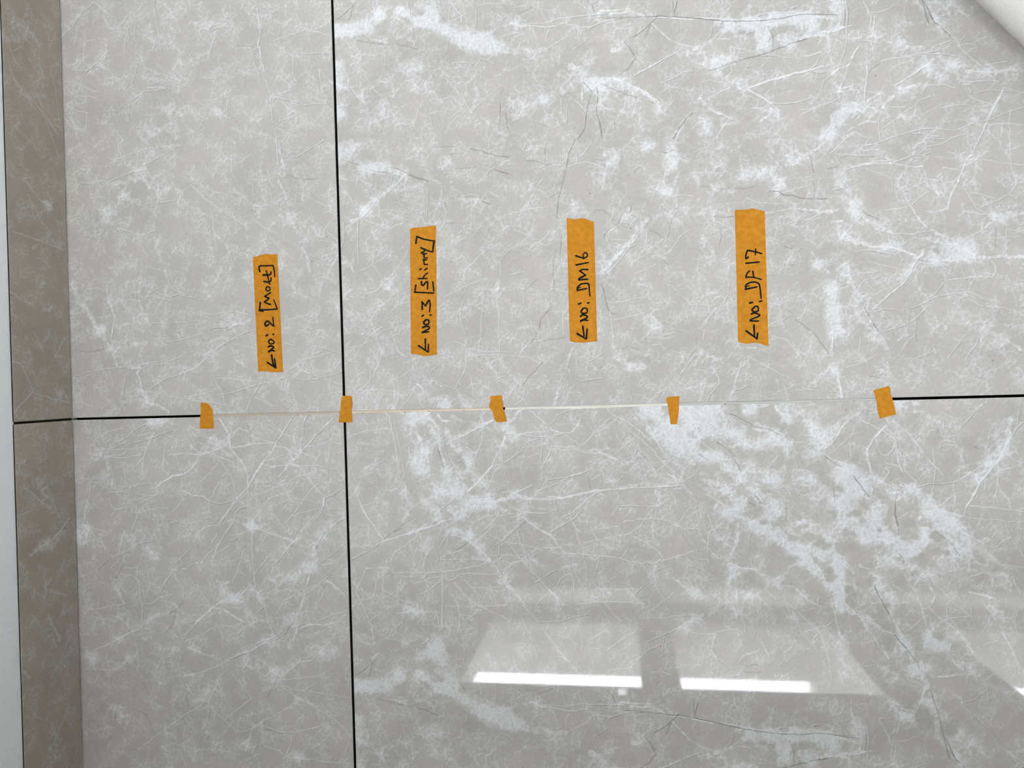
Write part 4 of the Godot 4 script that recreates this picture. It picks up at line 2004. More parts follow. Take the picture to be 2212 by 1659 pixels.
const VEINS_CUT_UP := """
C 27 60 7 606 37 585 67 549 101 527
B 34 50 10 602 35 574 57 553
L 20 50 101 525 122 540 142 561 154 569
C 20 50 50 591 62 611 74 625
L 20 40 74 623 112 620 136 627
L 20 40 51 587 56 581 75 578
C 26 60 9 669 21 683 40 696 69 701 95 690 115 673 135 655
B 24 45 74 699 105 682 135 657
C 16 50 74 701 63 717 60 734
L 16 50 9 750 36 760 102 771
L 16 50 18 720 42 726 60 739 103 758
L 20 45 8 780 42 798 77 809
L 16 50 7 814 33 844 71 860
L 16 50 72 809 71 837 66 854
C 16 50 113 810 125 807 160 812
C 16 50 154 781 165 806 185 838 215 857 252 869
C 20 50 195 601 188 626 185 666
C 19 50 195 603 199 629
C 19 50 231 581 217 597 213 628 226 653 240 667
C 17 50 240 591 252 611 251 622 241 629
L 17 50 252 622 268 649 263 663 245 668
C 26 60 271 539 273 581 281 620 286 668
C 26 60 274 562 287 578 302 618 317 643 335 670 352 687
C 17 50 141 600 185 617
L 17 40 141 600 172 594 194 571
C 19 50 218 691 213 720 200 745
C 26 60 200 755 220 766 267 768 299 764 313 768
P 28 60 246 759 274 760 295 762
C 19 50 217 721 245 740 249 749 263 752
C 19 50 257 724 272 747 290 755 313 782 335 799
L 19 50 236 701 268 723 303 733 337 749
L 16 45 168 800 196 787 232 769
C 16 50 192 785 192 812 189 840
C 17 50 217 802 221 819 237 831 253 828
B 42 50 308 797 304 824 299 843
B 51 50 251 881 282 865 306 854
C 16 50 161 861 163 870
L 15 50 341 694 339 721
L 15 40 366 684 361 708 347 722
C 15 50 397 849 383 875 384 896
B 32 55 467 566 458 584 464 601
B 45 60 369 606 400 611 429 621 461 615
C 19 50 398 622 422 632 445 622
C 15 50 495 617 516 642 529 662
C 15 50 466 660 497 673 531 680
B 22 60 549 606 556 638 551 662 548 684
C 25 60 549 589 553 621 556 648 548 680
C 16 50 510 568 545 584 551 600
B 22 60 551 685 554 718 562 746
C 24 60 560 735 566 767 574 795 582 814
C 16 50 531 681 536 717 546 745 552 776
C 15 50 576 588 602 601 624 607 652 618
L 15 50 620 584 623 615
L 14 45 646 601 658 629 674 656
L 14 45 674 656 700 662 739 676
C 15 50 581 644 602 661 607 645
L 15 50 591 672 633 662 672 655
L 18 50 627 690 642 706
C 19 55 640 708 675 713 711 715 739 717
C 19 50 642 708 638 734 637 759 651 779
L 15 50 600 727 591 745 598 758 592 772
C 15 50 636 776 644 797
C 19 50 595 807 628 799 637 800
C 24 60 586 812 617 821 654 831 666 840
L 15 50 601 822 623 843 648 857
C 16 50 666 838 695 838 725 841
C 14 45 689 745 682 767 681 790
L 14 50 706 755 707 780 713 813
L 14 50 706 753 720 777
C 20 50 531 862 538 855 563 855 571 859
C 22 55 575 816 579 845 580 866 584 887 590 914
L 15 40 367 798 407 820 443 842 458 856
C 15 50 458 839 469 857
L 16 50 471 878 479 887 488 881
L 16 50 464 806 459 831 445 842
C 15 45 433 648 418 689 408 711
L 15 45 443 693 444 727 457 736
C 15 50 597 873 628 866 657 856
L 15 45 588 887 614 904 653 917
L 14 45 695 884 712 901 731 925
L 16 50 14 899 33 914
C 17 55 11 917 32 939 51 956
L 16 50 65 966 66 987 95 987 114 986
C 17 55 21 976 45 986 66 990 100 994
C 17 55 30 996 27 1015 12 1027 45 1038
C 17 55 15 1042 35 1063
L 16 50 8 1074 30 1071 45 1062
C 23 50 109 1005 128 990 154 981 185 972 204 965
L 20 50 120 952 151 935 182 925 239 912
C 17 60 240 950 268 938 294 927 324 912
B 51 65 204 967 232 963 208 993 190 985
B 61 60 142 995 180 995 204 988
B 42 65 225 988 243 1010 263 1024
C 19 50 225 988 243 1010 263 1024
B 51 60 261 1026 293 1020 286 1041
B 57 60 164 1041 149 1070 127 1084 115 1088
B 70 50 160 1022 188 1039 211 1049
B 95 40 117 1047 131 1061 102 1057
C 19 55 234 1052 264 1052 313 1050
L 17 50 280 932 298 948 302 964
C 17 50 282 954 293 965 304 974
B 37 50 269 908 297 912 331 911
B 47 45 236 933 250 924 267 910
L 17 50 81 1025 86 1041 82 1064 92 1073
L 17 50 73 945 77 967
C 17 50 106 1093 112 1107 110 1120
B 19 50 152 1111 180 1120 208 1130 232 1132
C 17 50 152 1111 180 1120 220 1133 255 1122
L 16 45 356 1012 373 1030 395 1052 428 1076 461 1099
C 20 55 399 905 398 931 412 946 422 959
L 16 50 445 917 440 940 423 958
P 11 80 419 989 417 997
C 15 45 344 1081 343 1102 356 1147 350 1172
L 15 45 410 1083 413 1125 417 1155 423 1180
L 15 45 390 1088 423 1111 461 1124
L 17 45 219 1169 230 1189
C 19 50 229 1210 229 1221 221 1237
L 15 50 231 1212 261 1222 284 1228
L 16 40 7 1172 40 1196
L 16 40 147 1203 149 1227
L 16 40 154 1197 194 1208
B 26 55 587 920 595 946 605 982 609 1009
L 19 50 587 916 590 958 592 985
C 19 50 596 929 603 967 611 986
C 19 50 603 962 641 963 658 955 689 940 711 928
L 16 50 468 946 467 986 478 1010 486 1015
B 18 60 472 909 481 920 478 932
L 16 45 520 948 499 963 494 980
D 12 35 613 1007 654 1020 693 1021
C 18 50 579 1036 589 1057 608 1081
B 31 60 591 1020 605 1050 615 1081
C 24 55 608 1025 621 1041 618 1059
B 35 65 613 1088 623 1117 631 1138
C 27 60 613 1090 633 1128 637 1151
C 24 60 635 1153 645 1182 657 1202
B 30 65 649 1191 663 1221 666 1248
C 18 50 657 1204 669 1223 667 1243
C 16 50 663 1206 683 1215 710 1225
C 19 50 667 1085 679 1119 687 1154 692 1179
L 14 50 742 1108 726 1126 706 1147 702 1163
C 15 50 693 1173 727 1182 740 1176
L 14 45 647 1100 677 1125 704 1145 740 1174
L 14 40 687 1078 713 1090 736 1106
C 19 50 712 1229 732 1216 741 1215
L 15 45 355 1012 393 1052 444 1085 483 1113 509 1131
L 15 45 405 1028 447 1043 480 1062
L 15 45 519 1109 554 1136 584 1150
L 15 40 542 1031 565 1051
C 15 40 593 1092 612 1108
L 15 45 564 1157 594 1190 624 1216
B 22 50 503 1118 504 1158
L 15 50 563 989 569 1018 575 1035
B 18 45 524 1028 523 1053
D 20 25 506 1093 518 1086 531 1099
L 16 45 568 1049 571 1072
L 15 40 638 1044 630 1080
L 14 45 700 1062 722 1070 728 1081
L 16 40 659 1010 662 1029
B 72 55 19 1248 30 1284 50 1319
B 52 75 44 1295 60 1326 80 1355 91 1375 110 1401
C 26 50 60 1302 78 1338 94 1373 114 1402
B 33 75 112 1402 127 1434 138 1463
L 26 60 114 1266 118 1292 129 1323 135 1340 127 1366 122 1395
B 14 50 114 1268 129 1323
B 17 60 127 1366 124 1387
C 26 60 106 1238 128 1271 151 1287 169 1320 192 1343
B 24 55 151 1291 169 1320 196 1347
B 33 55 209 1253 204 1272 205 1300 213 1326
C 19 50 206 1275 205 1300 221 1314
B 42 55 209 1330 220 1348 233 1361
C 19 50 219 1369 246 1387 264 1401 301 1413
B 37 50 191 1364 214 1378
C 17 50 229 1357 271 1359 326 1359 363 1356
L 17 45 222 1290 241 1276 262 1267
C 20 60 218 1252 250 1279 287 1293 310 1288 360 1299 373 1306
C 15 50 252 1294 295 1304
L 17 45 249 1456 216 1459 188 1464
C 21 50 16 1487 59 1475 112 1469 174 1466 216 1461 262 1463 304 1449 346 1434 382 1445
B 33 50 105 1412 128 1417 166 1419
D 13 30 28 1418 56 1425 104 1419
B 56 50 164 1416 199 1411 222 1406
P 33 90 178 1470 202 1469 192 1484
P 21 90 194 1484 201 1503 204 1527
B 33 70 204 1529 215 1546 231 1558
P 37 70 222 1562 250 1567 277 1584
C 20 60 228 1523 271 1499 312 1490 354 1476 387 1450
B 37 60 312 1490 349 1476 382 1452
C 20 55 382 1450 419 1426 451 1408
P 45 45 397 1410 420 1403 443 1404
C 16 55 274 1408 315 1403 375 1390 412 1383 452 1379
C 16 50 381 1338 415 1344 453 1356
L 15 50 292 1546 333 1554 390 1562 446 1574
L 15 50 320 1547 379 1540 416 1529
L 16 45 403 1505 416 1529
L 17 50 114 1471 119 1490 125 1514
L 20 45 159 1487 151 1521 140 1553
C 16 50 157 1255 157 1279 168 1286
L 16 50 168 1296 193 1296
L 15 50 235 1304 249 1304 256 1311
L 15 45 218 1316 244 1304
L 18 50 152 1407 164 1404 167 1384 174 1372
L 16 50 137 1357 153 1388
L 16 40 18 1352 42 1358 43 1384
L 16 40 23 1550 64 1566
C 16 50 383 1340 413 1348 439 1357 475 1369
C 19 55 415 1341 458 1337 498 1347 511 1352
D 12 35 370 1390 409 1379 448 1376 475 1375
C 19 55 378 1447 426 1420 469 1400 510 1385
B 31 45 443 1370 475 1373 511 1356
B 32 55 338 1480 377 1460
L 16 50 410 1503 453 1505 488 1510 528 1517
C 18 50 413 1545 451 1540 492 1529 524 1521 559 1516 588 1507
C 25 55 486 1589 502 1558 524 1521
L 16 50 401 1501 420 1531 428 1561 445 1586
L 15 50 511 1554 538 1565 557 1578
C 16 50 591 1420 619 1429
L 16 50 602 1488 624 1475 644 1463 684 1456 716 1447
C 16 50 630 1489 661 1501 682 1509 717 1504 736 1497
C 18 50 661 1433 693 1438 723 1447 744 1454
C 16 50 617 1510 649 1515 682 1511
C 16 50 667 1313 683 1343 703 1377 720 1398
L 14 45 658 1373 685 1355
C 16 45 624 1361 651 1387 659 1428
L 14 40 693 1512 716 1519 740 1528
L 14 40 665 1573 687 1553 724 1548
L 15 40 476 1547 475 1564
L 16 40 595 1376 604 1350
L 15 40 511 1490 536 1492 528 1519
L 15 40 462 1419 522 1434
"""
const VEINS_CUT_DOWN := """
C 24 55 49 48 62 22 67 7 77 -1
L 21 60 81 20 85 40 94 64
C 20 50 92 44 97 55 101 62
L 20 50 95 36 117 28 147 24
C 21 55 139 56 159 46 183 25 211 14
B 60 50 216 12 244 19 276 16
L 21 60 187 44 229 36
C 21 60 141 77 163 65 196 57 224 51 252 39 285 31 294 37
L 26 60 234 36 224 53 209 83 204 98 184 117
L 18 50 204 98 198 130
L 18 40 261 47 263 75 256 124
C 21 60 65 81 115 75 149 60
B 38 60 60 91 86 94 105 103
L 20 50 70 78 129 77 162 78 212 72
L 21 60 93 94 138 92 157 82
L 20 50 98 96 152 99 199 91
C 26 70 98 100 109 111 113 133 120 152 124 172
B 43 70 100 107 106 142 114 167
B 57 60 96 141 103 163
L 21 60 124 172 145 174
L 20 60 92 191 121 187 140 185
L 19 50 45 113 76 102
L 20 50 29 147 50 156 74 165
L 21 50 52 163 47 195 36 227 32 260
L 19 50 50 158 35 195
B 29 50 39 206 30 260
L 31 80 239 173 262 158 283 146 309 144 332 131
B 12 70 257 162 283 146 309 144
L 28 70 332 131 347 115 356 96 379 90 414 78
L 19 60 274 94 311 90 356 94
C 19 50 248 39 277 48 309 59 334 72
B 32 70 334 72 348 83 361 92
L 20 60 296 57 293 76
L 18 50 292 88 298 112 307 142
L 18 45 307 144 308 173
L 18 50 353 60 384 77 398 82
B 68 60 390 54 407 65 402 77
L 19 50 344 45 376 50 399 56
L 25 70 416 4 427 27 440 42 441 72 456 95 471 112
B 18 60 416 6 431 32 441 68
L 20 60 361 89 397 94 424 105 449 116
B 27 50 414 80 438 99 464 112
L 25 70 469 114 482 133 488 156
L 19 60 441 76 481 77 493 71
L 17 50 442 47 467 30 494 41
L 19 45 413 107 387 138 356 163
L 19 50 413 107 434 137 447 164 455 196
L 19 50 434 133 418 149
L 19 50 387 204 394 187 409 166
L 19 50 409 166 424 174 444 196
L 28 75 310 186 339 197 364 199 382 212
C 25 70 382 212 409 219 439 212 455 202
L 18 50 342 197 363 182
L 25 70 487 177 457 204 433 235 405 269
B 18 60 455 196 457 206
L 20 60 459 210 472 221 485 225
C 22 65 485 225 465 229 451 238 448 261
C 20 60 365 256 383 252 403 269
L 20 50 378 275 407 273 433 261 459 265
C 20 60 444 263 432 282 413 301
L 20 50 338 299 350 286 378 273
C 19 50 180 170 201 168 216 164 236 169
L 19 50 236 169 238 194 193 213
L 19 50 180 192 214 198 233 194
L 18 50 172 209 205 198
C 20 55 131 230 157 230
L 20 55 104 202 108 223 119 232 131 232
L 18 50 130 202 139 219
L 21 60 157 243 199 237 237 228 269 228
L 21 60 197 226 199 237
L 19 50 179 220 177 256 165 286
L 25 55 314 203 297 222 278 239
L 20 50 300 267 328 267 351 263
C 20 50 293 263 268 267 263 288
L 18 45 183 288 212 280
B 19 50 213 250 226 258 231 265
B 72 55 25 266 37 275
L 21 50 41 275 70 284 91 288
L 21 50 32 284 31 293 40 306
B 14 60 146 286 138 303 128 325
C 21 50 173 325 192 314 206 314
L 20 50 107 314 119 299
K 143 35 77 228 57 249
L 25 70 413 4 426 21 439 40 441 65 442 80 464 106
B 14 60 439 47 440 72
C 20 60 510 2 505 21 493 41 494 66
L 19 50 432 67 467 30 471 26
L 19 50 469 26 489 41
C 24 70 612 0 598 21 584 41 566 66
B 22 60 586 39 572 59
C 24 70 649 -1 637 19 636 46 629 71 631 87
B 17 60 644 5 637 19
L 18 60 539 1 558 22 580 41
L 16 50 538 19 560 34
L 17 50 584 45 605 54
L 18 60 495 50 515 56 537 63 559 67
L 20 60 445 78 479 74 512 69 552 69 565 68
B 22 50 483 72 510 67
L 27 70 563 72 551 92 531 111 519 125 498 158 486 177
B 31 65 526 115 515 133 498 156
L 18 60 563 78 589 80 602 91 617 97
B 22 60 589 83 617 97
C 26 70 713 11 689 33 671 49 651 71 633 87
B 43 70 709 17 700 25
B 31 75 631 89 613 108 595 120
L 24 70 595 120 579 140 567 153
B 22 65 597 122 612 124 625 127
L 18 50 686 43 707 64
L 18 55 717 35 712 56 707 64 677 74 637 79
L 18 50 707 68 733 73
C 17 50 629 77 651 59 678 45
L 19 60 630 94 663 104
L 20 60 531 113 558 107 582 99
L 20 60 533 123 557 126 588 124
B 18 60 546 130 561 126
L 17 50 505 96 504 112 496 142
L 19 55 471 114 481 133 490 150 486 179
B 20 65 485 154 486 177
C 18 55 617 108 627 127 662 125 697 132 727 138
L 17 50 703 70 700 99 695 129
L 18 50 676 98 662 115 653 143
L 22 60 625 129 640 149 661 176 686 203
B 35 55 640 149 666 141 694 136
C 18 55 696 140 688 191
L 18 55 553 180 586 170 613 153 637 149
L 18 50 524 175 553 176
L 18 50 516 173 528 192 553 178
B 45 50 507 167 511 181
L 18 50 551 188 555 178
L 18 50 525 227 541 207 575 194 597 190 622 162
B 13 60 575 194 583 199
L 17 50 571 238 603 205 655 214
L 17 50 631 211 658 179
C 21 65 686 206 707 197 734 181
B 26 75 686 206 683 220 676 232
C 22 60 686 210 680 234 691 247 710 251
L 18 60 710 251 723 245 742 247
L 18 50 601 249 632 240 672 232
L 18 50 577 271 601 249 615 230
L 19 55 676 234 649 259 622 288 604 313
L 19 55 678 238 654 261 635 280
B 65 55 693 251 701 269 688 280
C 24 60 740 253 718 263 696 286 674 313
B 65 55 679 292 665 313 670 280
L 17 50 703 204 722 220 735 224
L 19 50 484 179 485 208 484 238 493 265
L 25 60 456 208 431 235 412 256
L 20 60 456 206 483 225
C 20 60 478 225 462 229 451 242 448 261
B 22 65 497 277 472 269 455 263
L 20 60 497 277 530 288 551 298 578 305 604 313
B 31 60 494 277 508 271 499 284
L 18 50 501 275 530 269 550 288
L 19 50 494 280 467 294 431 298
L 19 50 494 280 493 321
L 20 50 505 229 515 246 515 267
L 17 50 551 244 570 271 583 282
L 17 50 534 292 520 311
B 31 60 613 313 590 321
L 18 50 580 292 603 275
L 17 50 724 95 737 91
L 21 55 9 380 43 367
C 21 60 76 375 96 358 120 350 149 340 173 321 199 316 220 312
B 19 60 163 332 175 321
B 17 60 143 289 136 310 128 332
L 21 55 128 334 122 351
L 21 55 124 362 100 386
C 20 55 134 366 123 394 113 405
B 51 60 203 327 212 342 223 355
L 21 60 223 357 237 359
L 21 55 196 344 186 364 176 381 175 404
L 20 55 123 398 151 400 172 407
L 21 60 172 407 181 428 182 460 187 473
L 20 50 176 379 143 383
L 21 55 187 473 215 472 236 457 271 448
L 21 50 187 475 185 520
B 14 60 111 414 124 444 137 474
B 38 40 109 409 122 439 135 474
L 21 55 99 401 126 459 139 476
P 14 90 276 384 285 386
P 14 90 301 383 312 384
C 21 60 273 393 256 414 241 438
B 19 60 261 406 251 419
C 20 60 322 375 347 365
B 32 55 341 367 351 386
L 19 50 231 389 243 395
L 19 55 201 453 207 426 226 413 243 404
L 19 50 225 434 239 429
L 19 55 437 270 418 295 401 320 386 356 384 377
B 18 55 401 320 387 352
L 18 55 400 293 383 316
L 18 50 338 301 350 289 373 276
C 19 55 431 314 454 303 467 305
C 18 50 285 367 326 331
L 18 50 352 369 376 341 408 318
L 19 50 396 343 417 331 431 324
L 17 50 468 337 461 362 451 387 437 415
B 32 65 396 413 414 419 428 415
B 32 60 409 427 427 427 411 442
L 19 50 451 387 473 397
B 68 55 399 465 431 457 458 442
L 25 65 333 519 366 493 394 470 426 461
B 23 55 333 519 366 496
L 20 60 344 473 380 478 412 484 456 511
B 23 60 412 484 434 499 458 513
L 20 55 303 520 338 513
D 18 50 305 465 286 484 260 499
D 15 50 279 493 271 523 252 547
B 37 50 272 497 297 505 315 518
B 47 55 199 520 218 504 258 497
L 21 50 214 490 207 507
L 21 50 58 496 72 511
L 21 50 41 490 82 485 135 474
L 21 60 48 594 79 583 122 560 163 544 199 522
B 28 50 108 567 146 551 194 522
B 19 60 47 599 37 623
L 19 45 286 571 341 553 378 533
B 93 40 220 584 239 596 258 583
L 20 50 313 581 354 597 376 603
B 23 50 313 581 345 593
L 20 50 390 520 405 545 406 583
C 20 60 421 610 449 595 476 588
B 82 40 17 419 30 462 44 484
C 20 50 47 475 32 497 19 512
L 18 50 61 416 94 429
L 17 40 386 521 431 528 456 517
B 71 40 124 513 147 523 138 532
K 142 30 97 599 131 586
B 120 50 12 289 31 310 27 280
B 31 65 470 270 494 278
L 20 60 494 280 521 286 547 293 578 305 604 313
B 31 60 580 303 604 311 619 307
B 44 65 602 315 621 322
C 19 60 602 315 583 332 565 355 547 372
L 20 55 494 280 491 309 492 351 493 385 497 418
L 18 50 532 295 520 313 506 332
C 20 55 541 343 527 359 497 393
B 31 50 627 326 631 344
L 19 55 626 367 647 338 663 315 692 286 714 270
D 16 45 698 280 674 305 660 330
B 52 65 656 317 653 346 655 367
B 74 75 659 359 650 383 623 384
B 66 65 623 390 592 402 561 417
B 44 60 537 409 552 413 579 409
C 19 55 668 365 703 342 740 313
L 18 50 670 356 694 356 711 362
L 17 50 665 369 706 366
L 19 50 715 360 740 335
C 22 60 645 390 636 412 628 439
B 26 80 640 400 636 417
L 27 65 631 435 621 458 616 475
B 31 65 626 454 616 477
C 18 50 626 446 657 425 677 408 697 389
L 21 60 677 408 701 416 722 436 738 461
B 43 60 684 410 705 424 721 440
L 18 50 687 424 665 457
C 18 50 675 400 719 366 741 350
L 19 55 557 484 566 471 571 459 600 444
L 18 55 600 448 612 460
C 20 60 559 482 545 499
B 53 60 614 479 598 504 575 527
B 75 60 576 509 594 496 566 521
D 17 50 595 514 575 538 557 551
C 24 60 579 533 566 544 543 557
B 49 60 544 545 521 560 498 569
C 25 60 539 553 507 564 480 575
B 54 60 494 575 462 590 444 595
C 25 65 484 588 457 595 423 608
B 27 50 489 575 530 564 548 553
B 88 45 543 563 560 580 582 575
L 20 55 521 472 531 514 541 543
L 18 50 502 447 511 468 523 480
B 80 50 471 452 493 443 511 455
B 58 55 434 465 466 462
B 67 50 507 426 489 431
L 20 50 453 452 485 418 497 406
L 20 55 382 481 413 486 442 503 464 515
B 23 55 413 486 451 509
L 25 60 304 550 342 513 375 485 410 461
B 23 55 342 513 380 481
L 18 55 487 519 509 510 531 516
B 36 50 482 519 500 508
L 19 50 437 534 460 515
C 19 50 469 513 501 489 517 476
L 19 50 390 525 410 528 442 524
L 20 50 413 575 445 545 473 523
L 22 60 596 550 606 523 620 495
B 31 55 592 558 606 529
L 22 60 603 533 637 518 671 519 715 508
B 26 60 619 524 654 515 689 515
L 18 50 654 511 694 494 737 481
B 26 50 658 517 684 521
B 65 45 662 536 640 549 618 545
L 18 50 573 459 594 471
L 17 50 652 594 683 564 705 537
L 17 50 621 584 640 565
B 95 35 672 560 696 556
L 17 50 580 581 587 556
L 19 45 304 569 350 549 373 533
K 112 35 447 351 469 385
K 88 40 599 338 603 330
C 22 60 419 611 456 594 481 588 528 560 568 534
L 23 50 297 655 345 644 393 625 419 611
B 44 50 283 656 334 651
B 51 50 392 663 381 683 365 711
C 23 55 418 635 392 656 384 680 365 714 335 732
B 88 45 348 691 369 697 324 726
B 74 40 294 754 264 772 241 790
L 23 50 164 848 218 808 260 779 294 754 332 732
B 106 65 546 655 536 645 564 651
L 24 60 550 658 564 647 608 610 643 605
B 56 50 557 641 593 617
B 57 50 455 614 480 626 530 618
L 19 55 550 658 620 649 659 645
L 19 50 550 661 584 680 619 682 648 661
D 17 40 543 665 520 699
L 18 50 535 672 499 693
B 70 60 598 699 619 705 639 718
L 24 55 557 671 598 699 646 721 701 755 737 790
L 22 55 403 763 440 735 477 707
L 20 50 372 738 403 763 439 792
L 19 50 477 707 453 674 429 645
L 20 50 439 792 478 781 504 763 569 730 598 709
B 43 50 482 781 504 766
L 25 55 478 781 466 821 459 839
B 43 55 463 822 471 798
L 22 55 504 773 546 785 588 786 630 775 680 759
D 12 40 511 779 560 791
L 20 50 558 854 576 823 581 796
L 22 55 509 823 548 835 579 850 621 851 677 855 732 856
B 49 55 579 850 621 854
L 18 50 621 851 614 861
L 20 50 458 862 494 844
L 18 50 626 814 650 817 689 779
L 18 50 730 803 719 833
L 19 50 630 682 689 690 737 695
L 19 50 660 707 674 730 701 742
L 18 50 659 645 694 624
B 139 40 668 572 699 578 636 586
L 26 50 48 597 90 579 129 559
B 46 55 40 604 35 632 50 645
L 24 50 42 642 77 645 107 642 142 619
B 76 50 107 640 142 622 169 594
B 112 40 218 593 236 599 270 588
L 23 50 314 584 350 600 380 602
B 37 50 314 584 343 596
D 16 35 102 782 108 740
D 16 35 153 742 190 758 211 809
D 18 30 181 676 199 703
D 15 35 296 686 306 730
D 15 35 369 711 360 769
D 18 35 370 792 354 816
D 17 30 90 814 74 835
B 152 35 100 748 122 761
B 110 35 334 780 359 779
L 19 45 262 841 280 847 297 887
L 19 45 338 868 342 847
B 149 40 223 647 238 661
L 20 50 286 666 300 686
B 146 30 366 805 387 825
L 19 45 255 827 321 838
L 19 40 386 838 444 849
"""
const VEINS_SKIRT_UP := """
L 33 50 706 20 728 32 744 45
L 27 40 711 33 691 54
L 43 50 778 30 801 71 826 114 866 165
B 65 40 760 20 787 37 807 71
L 28 45 710 75 738 117 767 101
L 29 50 711 111 735 125 762 94
L 30 40 707 148 760 165 828 172
L 30 50 776 94 823 121 866 165
L 31 50 835 121 914 163 931 166
L 29 40 890 26 910 67 938 124
L 38 50 1014 56 1049 98 1061 142
L 31 50 1046 62 1105 103 1122 132
B 63 60 1055 120 1060 137
B 85 35 645 22 635 77 653 63
B 75 35 695 7 645 106
L 39 50 1145 17 1148 58 1154 116 1161 177
B 64 50 1144 109 1151 162
P 49 50 1173 74 1165 86
P 57 55 1266 93 1254 104
P 46 60 1324 116 1311 127
L 30 45 1289 -2 1302 31
L 40 50 1451 -5 1456 25 1523 60 1571 1
L 35 50 1526 60 1541 115 1554 177
B 57 50 1518 131 1542 170
L 33 40 1426 97 1382 70
L 35 45 1436 135 1388 168
"""
const VEINS_SKIRT_DOWN := """
B 99 40 114 22 142 63 193 105
L 44 50 147 21 188 69 216 104
B 91 50 307 50 296 101 283 148
L 57 55 315 35 288 117 251 165
L 38 40 188 105 245 134
P 46 50 388 80 417 81
L 48 50 404 76 387 97
L 40 50 413 89 445 149
P 40 60 494 93 544 122
L 40 50 475 87 550 121
P 38 50 580 5 604 24
L 43 40 595 135 584 167
P 33 50 617 100 608 107
B 78 35 794 111 821 73
L 43 35 717 146 787 96
L 40 35 688 28 717 55
"""

func line(buf: PackedFloat32Array, ax: float, ay: float, bx: float, by: float, r0: float, r1: float, s: float, hard: float) -> void:
	var rm := maxf(r0, r1)
	var x0 := maxi(0, int(minf(ax, bx) - rm))
	var x1 := mini(pw - 1, int(maxf(ax, bx) + rm) + 1)
	var y0 := maxi(0, int(minf(ay, by) - rm))
	var y1 := mini(ph - 1, int(maxf(ay, by) + rm) + 1)
	var dx := bx - ax
	var dy := by - ay
	var l2 := maxf(dx * dx + dy * dy, 0.001)
	for y in range(y0, y1 + 1):
		var row := y * pw
		var py := y - ay
		for x in range(x0, x1 + 1):
			var px := x - ax
			var t := clampf((px * dx + py * dy) / l2, 0.0, 1.0)
			var qx := px - dx * t
			var qy := py - dy * t
			var r := r0 + (r1 - r0) * t
			var q := 1.0 - (qx * qx + qy * qy) / (r * r)
			if q > 0.0:
				var v := s * minf(1.0, q * hard)
				if v > buf[row + x]: buf[row + x] = v

func stroke(buf: PackedFloat32Array, pts: PackedVector2Array, r: float, s: float, hard: float, step: float, jit: float, off: Vector2) -> void:
	var a := pts[0]
	var ra := r * rng.randf_range(0.75, 1.15)
	var first := true
	for i in range(1, pts.size()):
		var d := pts[i] - pts[i - 1]
		var n := maxi(1, int(d.length() / step))
		var side := Vector2(-d.y, d.x).normalized()
		for k in range(1, n + 1):
			var b := pts[i - 1] + d * (float(k) / n)
			if k < n: b += side * rng.randfn(0.0, jit)
			var rb := r * rng.randf_range(0.65, 1.25)
			var sv := s * rng.randf_range(0.7, 1.1)
			line(buf, a.x + off.x, a.y + off.y, b.x + off.x, b.y + off.y, ra, rb, sv, hard)
			a = b
			ra = rb
	if pts.size() == 1: line(buf, a.x, a.y, a.x + 1, a.y, r, r, s, hard)

func noise_bytes(w: int, h: int, sd: int, freq: float, oct: int, kind := FastNoiseLite.TYPE_SIMPLEX, warp := 0.0, warp_freq := 0.02) -> PackedByteArray:
	var n := FastNoiseLite.new()
	n.seed = sd
	n.noise_type = kind
	n.frequency = freq
	n.fractal_type = FastNoiseLite.FRACTAL_FBM if oct > 1 else FastNoiseLite.FRACTAL_NONE
	n.fractal_octaves = oct
	n.fractal_gain = 0.55
	if kind == FastNoiseLite.TYPE_CELLULAR:
		n.cellular_return_type = FastNoiseLite.RETURN_DISTANCE2_SUB
		n.cellular_jitter = 1.0
	if warp > 0.0:
		n.domain_warp_enabled = true
		n.domain_warp_amplitude = warp
		n.domain_warp_frequency = warp_freq
		n.domain_warp_fractal_octaves = 3
	return n.get_image(w, h, false, false, true).get_data()

